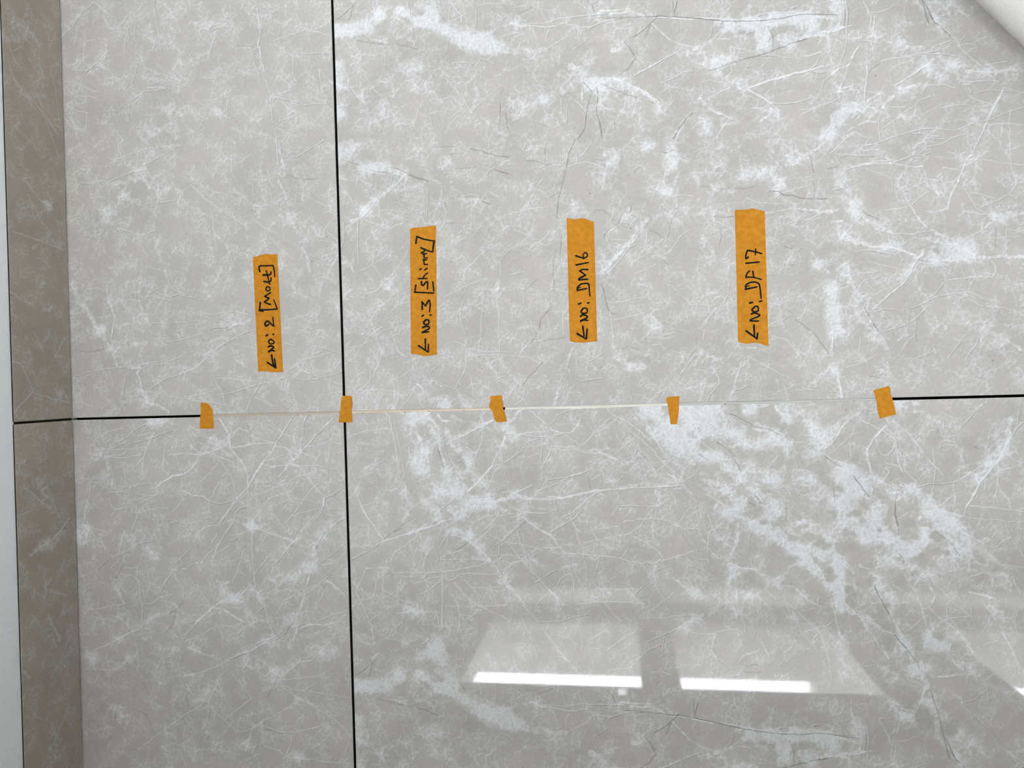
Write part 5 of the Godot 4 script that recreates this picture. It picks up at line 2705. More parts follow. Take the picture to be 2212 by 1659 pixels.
func marble(w: int, h: int, sd: int, veins: String, dense: float, tint := Color(0, 0, 0, 0)) -> ImageTexture:
	pw = w
	ph = h
	rng.seed = sd
	var cloud := PackedFloat32Array()
	cloud.resize(w * h)
	var vein := cloud.duplicate()
	var shade := cloud.duplicate()
	var plain := cloud.duplicate()
	for text in veins.split("\n", false):
		var f := text.split(" ")
		if f.size() < 5: continue
		var wd := float(f[1]) * 0.1
		var s := float(f[2]) * 0.01
		var pts := PackedVector2Array()
		for i in range(3, f.size() - 1, 2):
			pts.append(Vector2(float(f[i]), float(f[i + 1])))
		match f[0]:
			"L":
				stroke(vein, pts, 0.55 + wd * 0.52, s, 1.5, 9.0, 0.9, Vector2.ZERO)
			"C":
				stroke(vein, pts, 0.5 + wd * 0.5, s * 1.02, 1.6, 9.0, 0.0, Vector2.ZERO)
				stroke(shade, pts, 0.6 + wd * 0.38, s * 0.62, 1.3, 9.0, 0.35, Vector2(0.9, 1.3))
			"D":
				stroke(shade, pts, 0.45 + wd * 0.5, minf(1.0, s * 1.5), 1.5, 10.0, 0.9, Vector2.ZERO)
			"B":
				stroke(cloud, pts, maxf(3.0, wd * 1.35), s, 1.5, maxf(4.0, wd * 0.8), wd * 0.22, Vector2.ZERO)
			"P":
				stroke(vein, pts, maxf(2.0, wd * 1.05), s * 0.8, 2.6, maxf(3.0, wd * 0.6), wd * 0.12, Vector2.ZERO)
			"K":
				stroke(plain, pts, wd * 1.2, minf(1.0, s * 1.5), 2.0, maxf(4.0, wd * 0.8), wd * 0.15, Vector2.ZERO)
	# the haze around the clouds: the same drawing, softened
	var im := Image.create_from_data(w, h, false, Image.FORMAT_RF, cloud.to_byte_array())
	im.resize(maxi(2, w / 9), maxi(2, h / 9), Image.INTERPOLATE_TRILINEAR)
	im.resize(maxi(2, w / 26), maxi(2, h / 26), Image.INTERPOLATE_BILINEAR)
	im.resize(w, h, Image.INTERPOLATE_CUBIC)
	var haze := im.get_data().to_float32_array()
	im = Image.create_from_data(w, h, false, Image.FORMAT_RF, plain.to_byte_array())
	im.resize(maxi(2, w / 8), maxi(2, h / 8), Image.INTERPOLATE_TRILINEAR)
	im.resize(w, h, Image.INTERPOLATE_CUBIC)
	plain = im.get_data().to_float32_array()
	var fine := noise_bytes(w, h, sd + 1, 0.085, 4)
	var mid := noise_bytes(w, h, sd + 2, 0.013, 5, FastNoiseLite.TYPE_SIMPLEX, 34.0, 0.012)
	var web := noise_bytes(w, h, sd + 3, 0.017, 1, FastNoiseLite.TYPE_CELLULAR, 34.0, 0.014)
	var web_small := noise_bytes(w, h, sd + 4, 0.044, 1, FastNoiseLite.TYPE_CELLULAR, 16.0, 0.03)
	var wisp := noise_bytes(w, h, sd + 6, 0.0095, 3, FastNoiseLite.TYPE_SIMPLEX, 22.0, 0.02)
	var low := noise_bytes(w, h, sd + 5, 0.004, 3)
	var lut := PackedByteArray()
	lut.resize(256 * 3)
	for i in 256:
		var t := i / 255.0
		var c := STONE.lerp(VEIN, t) if tint.a < 0.5 else tint.lerp(VEIN.lerp(tint, 0.45), t)
		lut[i * 3] = int(c.r * 255.0)
		lut[i * 3 + 1] = int(c.g * 255.0)
		lut[i * 3 + 2] = int(c.b * 255.0)
	var out := PackedByteArray()
	out.resize(w * h * 3)
	var before := PackedFloat32Array()
	before.resize(w + 2)
	var j := 0
	var i := 0
	for y in h:
		var corner := 0.0
		for x in w:
			var fi := fine[i] * 0.00392
			var mi := mid[i] * 0.00392
			var k := 1.0 - clampf(plain[i], 0.0, 1.0)
			var e := float(web[i])
			var e2 := float(web_small[i])
			# how cloudy: the drawn bands, their haze, and a little everywhere
			var d := maxf(cloud[i], minf(1.0, haze[i] * 1.7)) * k
			var amb := clampf((mi - 0.44) * 0.8, 0.0, 0.20) * dense * k
			# pebbles of darker stone held in the pale web
			var peb := clampf((e2 - 26.0) * 0.011, 0.0, 1.0)
			var c := clampf(d * (1.12 + (fi - 0.5) * 1.0 + (mi - 0.5) * 0.5) - peb * 0.42 * (1.3 - d), 0.0, 1.0) * (0.45 + 0.33 * d)
			c = c + amb * (0.75 + (fi - 0.5) * 1.6) * (1.0 - c)
			# hairlines: a wide web, a narrow one and long wisps, each fading in and out
			var v := vein[i]
			var thin := 0.0
			if e < 11.0: thin = (1.0 - e * 0.0909) * clampf(0.15 + (mi - 0.3) * 1.5, 0.05, 0.62)
			if e2 < 26.0: thin = maxf(thin, (1.0 - e2 * 0.0385) * clampf(0.05 + (mi - 0.36) * 0.9 + d * 0.35, 0.0, 0.55))
			var ws := absf(wisp[i] - 128.0)
			if ws < 1.6: thin = maxf(thin, (1.0 - ws * 0.6) * clampf((fi - 0.2) * 0.9, 0.0, 0.42))
			v = maxf(v, thin * dense * (0.4 + 0.6 * k))
			var mix := clampf(c + v * (0.92 - 0.5 * c), 0.0, 1.0)
			# the print has a lip of shade on the lower right of every vein
			var emb := clampf((before[x] - mix) * 0.16, -0.05, 0.085)
			before[x] = corner
			corner = mix
			var dim := (1.0 - 0.30 * shade[i]) * (1.0 - 0.03 * plain[i]) * (1.0 - emb) * (0.99 + (fi - 0.5) * 0.04 + (low[i] * 0.00392 - 0.5) * 0.06)
			var q := int(mix * 255.0) * 3
			out[j] = mini(255, int(lut[q] * dim))
			out[j + 1] = mini(255, int(lut[q + 1] * dim))
			out[j + 2] = mini(255, int(lut[q + 2] * dim))
			j += 3
			i += 1
	# grains of dust trodden into the surface
	for n in int(w * h / 110000.0):
		var x := rng.randi_range(2, w - 4)
		var y := rng.randi_range(2, h - 4)
		for p in [Vector2i(0, 0), Vector2i(1, 0), Vector2i(0, 1), Vector2i(1, 1)]:
			var o: int = ((y + p.y) * w + x + p.x) * 3
			for b in 3: out[o + b] = int(out[o + b] * rng.randf_range(0.4, 0.75))
	return ImageTexture.create_from_image(Image.create_from_data(w, h, false, Image.FORMAT_RGB8, out))

const STONE := Color(0.690, 0.670, 0.645)
const VEIN := Color(0.835, 0.842, 0.842)

func stone(tex: Texture2D) -> StandardMaterial3D:
	var m := StandardMaterial3D.new()
	m.albedo_texture = tex
	m.roughness = POLISH
	m.metallic_specular = 0.5
	m.texture_filter = BaseMaterial3D.TEXTURE_FILTER_LINEAR_WITH_MIPMAPS_ANISOTROPIC
	return m

const POLISH := 0.03

func tile_mesh(sx: float, sz: float, th: float, uw: float, uh: float, u0 := 0.0, v0 := 0.0) -> ArrayMesh:
	# top at y 0, corner at the origin; arrises eased by 0.4 mm
	var st := begin()
	var body := begin()
	var e := 0.0004
	var uv := func(p: Vector3): return Vector2(u0 + p.x / uw, v0 + p.z / uh)
	var t := [Vector3(e, 0, e), Vector3(sx - e, 0, e), Vector3(sx - e, 0, sz - e), Vector3(e, 0, sz - e)]
	var s := [Vector3(0, -e, 0), Vector3(sx, -e, 0), Vector3(sx, -e, sz), Vector3(0, -e, sz)]
	var down := Vector3(0, e - th, 0)
	quad(st, t[0], t[1], t[2], t[3], [uv.call(t[0]), uv.call(t[1]), uv.call(t[2]), uv.call(t[3])])
	for i in 4:
		var k := (i + 1) % 4
		quad(st, t[k], t[i], s[i], s[k], [uv.call(t[k]), uv.call(t[i]), uv.call(s[i]), uv.call(s[k])])
		quad(body, s[k], s[i], s[i] + down, s[k] + down)
	quad(body, s[3] + down, s[2] + down, s[1] + down, s[0] + down)
	var mesh := st.commit()
	body.set_material(joint_shade)
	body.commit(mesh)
	return mesh

# tile sides coloured near-black, painting in the shade of the deep open joints
var joint_shade := paint(Color(0.15, 0.135, 0.12), 1.0, 0.0)

func build_floor() -> void:
	var full := TILE - GAP
	var px := int(full * 2000.0)
	var cut := JX - GAP / 2 - (WX - 0.004)
	var cx := int(cut * 2000.0)
	var big := stone(marble(px, px, 21, VEINS_BIG, 1.0))
	var cut_up := stone(marble(cx, px, 33, VEINS_CUT_UP, 1.0))
	var cut_down := stone(marble(cx, px, 47, VEINS_CUT_DOWN, 0.9))
	var f := Node3D.new()
	put(f, "floor")
	structure(f, "floor of large polished grey marble-look tiles with open dark joints", "floor")
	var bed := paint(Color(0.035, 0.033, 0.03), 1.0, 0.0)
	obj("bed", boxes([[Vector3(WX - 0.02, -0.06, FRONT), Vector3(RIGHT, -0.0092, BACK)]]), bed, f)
	for row in range(-3, 2):
		for col in range(-1, 4):
			var x0 := JX + GAP / 2 + col * TILE
			var z0 := JZ + GAP / 2 + row * TILE
			var sx := full
			if col == -1:
				sx = cut
				x0 = JX - GAP / 2 - cut
			var x1 := minf(x0 + sx, RIGHT)
			var za := maxf(z0, FRONT)
			var zb := minf(z0 + full, BACK)
			if x1 - x0 < 0.02 or zb - za < 0.02: continue
			var mat := big if col >= 0 else cut_up if row % 2 == -1 else cut_down
			var mesh := tile_mesh(x1 - x0, zb - za, 0.009, sx, full, 0.0, (za - z0) / full)
			mesh.surface_set_material(0, mat)
			var t := obj("tile", mesh, null, f)
			t.position = Vector3(x0, 0, za)

func build_skirting() -> void:
	var b := Node3D.new()
	put(b, "baseboard_left")
	structure(b, "brownish grey marble-look skirting tiles along the white wall at the left", "skirting")
	var full := TILE - GAP
	var px := int(full * 2000.0)
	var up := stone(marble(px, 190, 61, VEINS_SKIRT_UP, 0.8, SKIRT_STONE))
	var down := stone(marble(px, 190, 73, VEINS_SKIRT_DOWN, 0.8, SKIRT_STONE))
	for row in range(-3, 2):
		var z0 := JZ + GAP / 2 + row * TILE
		var za := maxf(z0, FRONT)
		var zb := minf(z0 + full, BACK)
		if zb - za < 0.02: continue
		var m := tile_mesh(zb - za, SKIRT, 0.009, full, 0.0945, (za - z0) / full)
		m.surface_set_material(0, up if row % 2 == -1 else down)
		var t := obj("skirting_tile", m, null, b)
		if row < 1: obj("joint_shade_strip", boxes([[Vector3(WX - 0.0025, 0.001, z0 + full - 0.0005), Vector3(WX - 0.0014, SKIRT, z0 + full + GAP + 0.0005)]]), joint_shade, b)  # dark strip added behind the gap, standing in for the shade inside it
		# local x runs along the wall, local z down it, local y out of it
		t.transform = Transform3D(Basis(Vector3(0, 0, 1), Vector3(1, 0, 0), Vector3(0, -1, 0)), Vector3(WX, SKIRT + 0.0014, za))

const SKIRT := 0.0930
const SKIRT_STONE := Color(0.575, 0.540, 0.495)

# ---------------------------------------------------------------- grout samples
func grout(called: String, x0: float, x1: float, c: Color, rough: float, label: String, sd: int, gaps: float) -> void:
	rng.seed = sd
	var st := begin()
	var n := int((x1 - x0) / 0.0015)
	var z0 := JZ - GAP / 2 + 0.00004
	var rows := [0.0, 0.16, 0.42, 0.72, 1.0]
	var pts := []
	for i in n + 1:
		var line_pts := []
		var x := x0 + (x1 - x0) * i / n
		var dip := 0.00012 * sin(i * 0.13 + sd) + rng.randf_range(-0.00004, 0.00004)
		for k in 5:
			var prof: float = [-0.00055, -0.0004, -0.00085, -0.00042, -0.00052][k]
			var y: float = prof + dip * 0.6 + rng.randf_range(-0.00006, 0.00006)
			if (k == 0 or k == 4) and rng.randf() < gaps: y -= 0.0022
			line_pts.append(Vector3(x, y, z0 + (GAP - 0.00008) * rows[k]))
		pts.append(line_pts)
	for i in n:
		for k in 4:
			quad(st, pts[i][k], pts[i + 1][k], pts[i + 1][k + 1], pts[i][k + 1])
		quad(st, pts[i][4], pts[i + 1][4], pts[i + 1][4] + Vector3(0, -0.006, 0), pts[i][4] + Vector3(0, -0.006, 0))
		quad(st, pts[i + 1][0], pts[i][0], pts[i][0] + Vector3(0, -0.006, 0), pts[i + 1][0] + Vector3(0, -0.006, 0))
	for e in [0, n]:
		for k in 4:
			var a: Vector3 = pts[e][k]
			var b: Vector3 = pts[e][k + 1]
			if e == 0: quad(st, a, b, b + Vector3(0, -0.006, 0), a + Vector3(0, -0.006, 0))
			else: quad(st, b, a, a + Vector3(0, -0.006, 0), b + Vector3(0, -0.006, 0))
	var m := paint(c, rough, 0.4)
	tag(obj(called, st.commit(), m), label, "grout")

func build_grout() -> void:
	grout("grout_strip", -0.52425, -0.34503, Color(0.70, 0.65, 0.58), 0.85, "matt grey-beige grout strip filling the joint between the two leftmost small tapes", 5, 0.02)
	grout("grout_strip", -0.33614, -0.15131, Color(0.83, 0.77, 0.68), 0.35, "light beige shiny grout strip in the joint right of the joint crossing", 6, 0.05)
	grout("grout_strip", -0.13963, 0.05080, Color(0.84, 0.83, 0.78), 0.6, "off-white grout strip in the joint between the jagged and tapered tapes", 7, 0.0)
	grout("grout_strip", 0.05443, 0.27994, Color(0.72, 0.72, 0.70), 0.7, "pale grey grout strip with small dark voids, ending at the tilted tape", 8, 0.04)

# ---------------------------------------------------------------- tapes
var tape_mat: StandardMaterial3D
var ink: StandardMaterial3D

func tape_piece(called: String, label: String, group: String, outline: Array) -> MeshInstance3D:
	# a torn piece of paper tape pressed onto the tiles: 0.15 mm of crinkled paper, light passes through a little
	var poly := PackedVector2Array(outline)
	# finer, slightly fibrous edge
	var edge := PackedVector2Array()
	for i in poly.size():
		var a := poly[i]
		var b := poly[(i + 1) % poly.size()]
		var n := maxi(1, int(a.distance_to(b) / 0.0012))
		var torn := a.distance_to(b) < 0.02
		for k in n:
			var p := a.lerp(b, float(k) / n)
			if torn or k > 0: p += Vector2(rng.randfn(0, 0.00010), rng.randfn(0, 0.00016 if torn else 0.00004))
			edge.append(p)
	if Geometry2D.is_polygon_clockwise(edge): edge.reverse()
	var st := begin()
	var y0 := 0.00008
	var y1 := 0.00028
	var o := edge[0]
	var fn := FastNoiseLite.new()
	fn.seed = int(o.x * 10000.0)
	fn.frequency = 60.0
	var lift := func(p: Vector2) -> float: return y1 + 0.00008 * fn.get_noise_2d(p.x, p.y)
	var tri := Geometry2D.triangulate_polygon(edge)
	for i in range(0, tri.size(), 3):
		var t := [edge[tri[i]], edge[tri[i + 1]], edge[tri[i + 2]]]
		if (t[1] - t[0]).cross(t[2] - t[0]) < 0.0: t = [t[0], t[2], t[1]]
		for k in 3:
			st.set_normal(Vector3.UP)
			st.set_uv(t[k] * 12.0)
			st.add_vertex(Vector3(t[k].x, y1, t[k].y))
		for k in [0, 2, 1]:
			st.set_normal(Vector3.DOWN)
			st.set_uv(t[k] * 12.0)
			st.add_vertex(Vector3(t[k].x, y0, t[k].y))
	for i in edge.size():
		var a := edge[i]
		var b := edge[(i + 1) % edge.size()]
		quad(st, Vector3(a.x, y1, a.y), Vector3(a.x, y0, a.y), Vector3(b.x, y0, b.y), Vector3(b.x, y1, b.y), [a * 12.0, a * 12.0, b * 12.0, b * 12.0])
	var t := obj(called, st.commit(), tape_mat)
	tag(t, label, "tape", group)
	return t

func scribble(parent: Node3D, strokes: Array) -> void:
	# felt-pen writing: every stroke a flat ribbon of ink with round ends
	var st := begin()
	var y := 0.00031
	for s in strokes:
		var w: float = s[1] * 0.58
		var pts := PackedVector2Array()
		for i in range(2, s.size()): pts.append(s[i])
		var fine := PackedVector2Array([pts[0]])
		for i in range(pts.size() - 1):
			var p0 := pts[maxi(0, i - 1)]
			var p3 := pts[mini(pts.size() - 1, i + 2)]
			for k in range(1, 6):
				fine.append(pts[i].cubic_interpolate(pts[i + 1], p0, p3, k / 5.0))
		for i in fine.size():
			var q := float(i) / maxf(1.0, fine.size() - 1)
			var r := w * (1.0 - 0.22 * q) * rng.randf_range(0.94, 1.06)
			y += 0.0000002
			for k in 10:
				var a := TAU * k / 10.0
				var b := TAU * (k + 1) / 10.0
				for v in [Vector2.ZERO, Vector2(cos(a), sin(a)) * r, Vector2(cos(b), sin(b)) * r]:
					st.set_normal(Vector3.UP)
					st.add_vertex(Vector3(fine[i].x + v.x, y, fine[i].y + v.y))
			if i > 0:
				var d := (fine[i] - fine[i - 1]).normalized()
				var n := Vector2(-d.y, d.x) * r
				y += 0.0000002
				var c := [fine[i - 1] + n, fine[i - 1] - n, fine[i] - n, fine[i] + n]
				var c3 := []
				for v in c: c3.append(Vector3(v.x, y, v.y))
				quad(st, c3[0], c3[1], c3[2], c3[3])
	obj("handwriting", st.commit(), ink, parent)

func build_tapes() -> void:
	rng.seed = 3
	tape_mat = paint(TAPE, 0.72, 0.35)
	tape_mat.backlight_enabled = true
	tape_mat.backlight = Color(0.75, 0.75, 0.75)
	var n := NoiseTexture2D.new()
	n.width = 512
	n.height = 512
	n.seamless = true
	var fn := FastNoiseLite.new()
	fn.seed = 8
	fn.frequency = 0.02
	fn.fractal_octaves = 5
	n.noise = fn
	var ramp := Gradient.new()
	ramp.set_color(0, TAPE.darkened(0.10))
	ramp.set_color(1, TAPE.lightened(0.06))
	n.color_ramp = ramp
	tape_mat.albedo_color = Color.WHITE
	tape_mat.albedo_texture = n
	ink = paint(Color(0.035, 0.032, 0.03), 0.6, 0.3)
	var label_tape := tape_piece("label_tape", "orange tape strip handwritten No: 2 Matt, between the dark joint and the skirting", "orange tape labels on the tiles", [Vector2(-0.45182, -0.16695), Vector2(-0.44912, -0.16654), Vector2(-0.44641, -0.16656), Vector2(-0.44322, -0.16741), Vector2(-0.44003, -0.16858), Vector2(-0.43686, -0.16883), Vector2(-0.43370, -0.16925), Vector2(-0.43058, -0.16840), Vector2(-0.42745, -0.16789), Vector2(-0.42340, -0.16809), Vector2(-0.41936, -0.16845), Vector2(-0.41642, -0.02238), Vector2(-0.41998, -0.02274), Vector2(-0.42313, -0.02242), Vector2(-0.42671, -0.02270), Vector2(-0.43031, -0.02231), Vector2(-0.43389, -0.02301), Vector2(-0.43748, -0.02338), Vector2(-0.44108, -0.02333), Vector2(-0.44466, -0.02420), Vector2(-0.44693, -0.02377), Vector2(-0.44833, -0.02254), Vector2(-0.44920, -0.02341)])
	scribble(label_tape, [
		["pen", 0.00199, Vector2(-0.44295, -0.14775), Vector2(-0.44337, -0.15438), Vector2(-0.43507, -0.15453), Vector2(-0.42537, -0.15444)],
		["pen", 0.00182, Vector2(-0.42537, -0.15444), Vector2(-0.42404, -0.14829), Vector2(-0.42349, -0.14025)],
		["pen", 0.00216, Vector2(-0.43885, -0.14331), Vector2(-0.43364, -0.14304), Vector2(-0.43094, -0.14291), Vector2(-0.42838, -0.14430), Vector2(-0.42832, -0.14640)],
		["pen", 0.00166, Vector2(-0.43455, -0.14816), Vector2(-0.43341, -0.14455), Vector2(-0.43238, -0.14028)],
		["pen", 0.00199, Vector2(-0.43794, -0.13523), Vector2(-0.43302, -0.13439), Vector2(-0.42958, -0.13490), Vector2(-0.42845, -0.13670), Vector2(-0.42836, -0.13940)],
		["pen", 0.00165, Vector2(-0.43281, -0.14072), Vector2(-0.43159, -0.13686), Vector2(-0.43127, -0.13262), Vector2(-0.42933, -0.13167)],
		["pen", 0.00182, Vector2(-0.43426, -0.12363), Vector2(-0.43573, -0.12565), Vector2(-0.43412, -0.12811), Vector2(-0.43142, -0.12798), Vector2(-0.43016, -0.12538), Vector2(-0.43203, -0.12294), Vector2(-0.43408, -0.12363)],
		["pen", 0.00198, Vector2(-0.43032, -0.10638), Vector2(-0.43477, -0.10785), Vector2(-0.43812, -0.10995)],
		["pen", 0.00199, Vector2(-0.43813, -0.10969), Vector2(-0.43234, -0.11340), Vector2(-0.43204, -0.11423)],
		["pen", 0.00215, Vector2(-0.43231, -0.11424), Vector2(-0.43719, -0.11667)],
		["pen", 0.00199, Vector2(-0.43719, -0.11667), Vector2(-0.43305, -0.11918), Vector2(-0.42940, -0.12087)],
		["pen", 0.00216, Vector2(-0.44356, -0.10909), Vector2(-0.44494, -0.09984)],
		["pen", 0.00199, Vector2(-0.44540, -0.09961), Vector2(-0.44030, -0.09812)],
		["pen", 0.00199, Vector2(-0.44447, -0.10041), Vector2(-0.43322, -0.09992), Vector2(-0.42172, -0.10025)],
		["pen", 0.00181, Vector2(-0.42154, -0.10025), Vector2(-0.42317, -0.10521), Vector2(-0.42566, -0.11166)],
		["pen", 0.00215, Vector2(-0.43336, -0.08150), Vector2(-0.43674, -0.07994), Vector2(-0.43830, -0.08204), Vector2(-0.43620, -0.08559), Vector2(-0.43324, -0.08521), Vector2(-0.43020, -0.08196), Vector2(-0.42651, -0.07927)],
		["pen", 0.00182, Vector2(-0.42669, -0.07953), Vector2(-0.42769, -0.09030)],
		["pen", 0.00199, Vector2(-0.43713, -0.06795), Vector2(-0.43494, -0.06888)],
		["pen", 0.00198, Vector2(-0.42774, -0.06919), Vector2(-0.42701, -0.06933)],
		["pen", 0.00182, Vector2(-0.43098, -0.06315), Vector2(-0.43402, -0.06098), Vector2(-0.43259, -0.05780), Vector2(-0.42783, -0.05796), Vector2(-0.42712, -0.06030), Vector2(-0.43098, -0.06315)],
		["pen", 0.00199, Vector2(-0.43469, -0.05399), Vector2(-0.43124, -0.05496), Vector2(-0.42753, -0.05313), Vector2(-0.42938, -0.05151), Vector2(-0.43443, -0.04831)],
		["pen", 0.00215, Vector2(-0.43444, -0.04772), Vector2(-0.43079, -0.04945), Vector2(-0.42696, -0.04847)],
		["pen", 0.00215, Vector2(-0.43071, -0.04353), Vector2(-0.42973, -0.03505), Vector2(-0.42843, -0.03078)],
		["pen", 0.00215, Vector2(-0.43640, -0.03443), Vector2(-0.42584, -0.02749)],
		["pen", 0.00231, Vector2(-0.42583, -0.02774), Vector2(-0.42709, -0.03876)],
		["pen", 0.00248, Vector2(-0.42822, -0.03162), Vector2(-0.42695, -0.02904)],
	])
	var label_tape_1 := tape_piece("label_tape", "orange tape strip handwritten No: 3 shinny, first right of the dark joint", "orange tape labels on the tiles", [Vector2(-0.24882, -0.18957), Vector2(-0.24637, -0.18986), Vector2(-0.24363, -0.19057), Vector2(-0.24137, -0.19035), Vector2(-0.23868, -0.18975), Vector2(-0.23595, -0.19028), Vector2(-0.23369, -0.19041), Vector2(-0.22918, -0.19057), Vector2(-0.22467, -0.19091), Vector2(-0.22241, -0.19121), Vector2(-0.22016, -0.19151), Vector2(-0.21837, -0.19114), Vector2(-0.21686, -0.19070), Vector2(-0.22024, -0.03637), Vector2(-0.22266, -0.03663), Vector2(-0.22489, -0.03706), Vector2(-0.22716, -0.03626), Vector2(-0.22943, -0.03564), Vector2(-0.23394, -0.03562), Vector2(-0.23756, -0.03540), Vector2(-0.23934, -0.03616), Vector2(-0.24111, -0.03745), Vector2(-0.24381, -0.03790), Vector2(-0.24741, -0.03846), Vector2(-0.25013, -0.03847), Vector2(-0.25229, -0.03907)])
	scribble(label_tape_1, [
		["pen", 0.00200, Vector2(-0.24214, -0.17137), Vector2(-0.24072, -0.17935)],
		["pen", 0.00183, Vector2(-0.24072, -0.17935), Vector2(-0.23144, -0.17557), Vector2(-0.21965, -0.17287)],
		["pen", 0.00215, Vector2(-0.21965, -0.17287), Vector2(-0.22184, -0.15989)],
		["pen", 0.00183, Vector2(-0.23608, -0.16559), Vector2(-0.23181, -0.16360), Vector2(-0.22648, -0.16128), Vector2(-0.22158, -0.15987)],
		["pen", 0.00183, Vector2(-0.23554, -0.15960), Vector2(-0.23299, -0.16034), Vector2(-0.23138, -0.16287)],
		["pen", 0.00183, Vector2(-0.23361, -0.15774), Vector2(-0.22909, -0.15837)],
		["pen", 0.00166, Vector2(-0.23199, -0.15783), Vector2(-0.23255, -0.15436), Vector2(-0.23168, -0.15308), Vector2(-0.22835, -0.15308)],
		["pen", 0.00166, Vector2(-0.23382, -0.15119), Vector2(-0.22905, -0.15067)],
		["pen", 0.00166, Vector2(-0.23265, -0.15112), Vector2(-0.23279, -0.14632), Vector2(-0.23165, -0.14538), Vector2(-0.22841, -0.14521)],
		["pen", 0.00182, Vector2(-0.23184, -0.13909), Vector2(-0.22891, -0.14068)],
		["pen", 0.00166, Vector2(-0.23815, -0.13942), Vector2(-0.23613, -0.14054)],
		["pen", 0.00183, Vector2(-0.24029, -0.12874), Vector2(-0.22947, -0.12846)],
		["pen", 0.00166, Vector2(-0.23468, -0.12890), Vector2(-0.23297, -0.13188), Vector2(-0.23139, -0.13329), Vector2(-0.22873, -0.13499)],
		["pen", 0.00216, Vector2(-0.23661, -0.12505), Vector2(-0.23653, -0.12155), Vector2(-0.23422, -0.12056), Vector2(-0.23233, -0.12309), Vector2(-0.22924, -0.12425), Vector2(-0.22949, -0.11595)],
		["pen", 0.00183, Vector2(-0.24378, -0.12102), Vector2(-0.24509, -0.11381)],
		["pen", 0.00182, Vector2(-0.22268, -0.12392), Vector2(-0.22167, -0.11295)],
		["pen", 0.00183, Vector2(-0.24557, -0.11273), Vector2(-0.23341, -0.11154), Vector2(-0.22192, -0.11056)],
		["pen", 0.00216, Vector2(-0.23672, -0.09198), Vector2(-0.23663, -0.10074)],
		["pen", 0.00183, Vector2(-0.23663, -0.10074), Vector2(-0.23255, -0.09547)],
		["pen", 0.00199, Vector2(-0.23254, -0.09574), Vector2(-0.22941, -0.10085), Vector2(-0.22740, -0.10189), Vector2(-0.22666, -0.09678)],
		["pen", 0.00182, Vector2(-0.22666, -0.09678), Vector2(-0.22782, -0.08826)],
		["pen", 0.00199, Vector2(-0.23716, -0.08359), Vector2(-0.23514, -0.08473)],
		["pen", 0.00182, Vector2(-0.22722, -0.08439), Vector2(-0.22542, -0.08448)],
		["pen", 0.00199, Vector2(-0.23261, -0.07884), Vector2(-0.23559, -0.07572), Vector2(-0.23323, -0.07343), Vector2(-0.22933, -0.07415), Vector2(-0.22920, -0.07835), Vector2(-0.23261, -0.07901)],
		["pen", 0.00199, Vector2(-0.23668, -0.06990), Vector2(-0.23240, -0.07121), Vector2(-0.22856, -0.06992), Vector2(-0.22980, -0.06760), Vector2(-0.23757, -0.06441)],
		["pen", 0.00199, Vector2(-0.23758, -0.06397), Vector2(-0.22963, -0.06453)],
		["pen", 0.00199, Vector2(-0.23395, -0.05595), Vector2(-0.23414, -0.04369)],
		["pen", 0.00200, Vector2(-0.24258, -0.04821), Vector2(-0.23109, -0.04025)],
		["pen", 0.00199, Vector2(-0.23091, -0.04042), Vector2(-0.23036, -0.04951)],
	])
	var label_tape_2 := tape_piece("label_tape", "orange tape strip handwritten No: DM16, between the shinny and DF17 strips", "orange tape labels on the tiles", [Vector2(-0.06032, -0.19075), Vector2(-0.05822, -0.19003), Vector2(-0.05613, -0.18896), Vector2(-0.05429, -0.18800), Vector2(-0.05235, -0.18754), Vector2(-0.05023, -0.18766), Vector2(-0.04835, -0.18797), Vector2(-0.04596, -0.18867), Vector2(-0.04383, -0.18938), Vector2(-0.04131, -0.18871), Vector2(-0.03836, -0.18836), Vector2(-0.03670, -0.18758), Vector2(-0.03505, -0.18629), Vector2(-0.03214, -0.18509), Vector2(-0.02880, -0.18404), Vector2(-0.02909, -0.04545), Vector2(-0.03246, -0.04524), Vector2(-0.03584, -0.04503), Vector2(-0.04006, -0.04468), Vector2(-0.04430, -0.04441), Vector2(-0.04725, -0.04444), Vector2(-0.05021, -0.04472), Vector2(-0.05359, -0.04518), Vector2(-0.05696, -0.04582), Vector2(-0.05907, -0.04641), Vector2(-0.06074, -0.04741)])
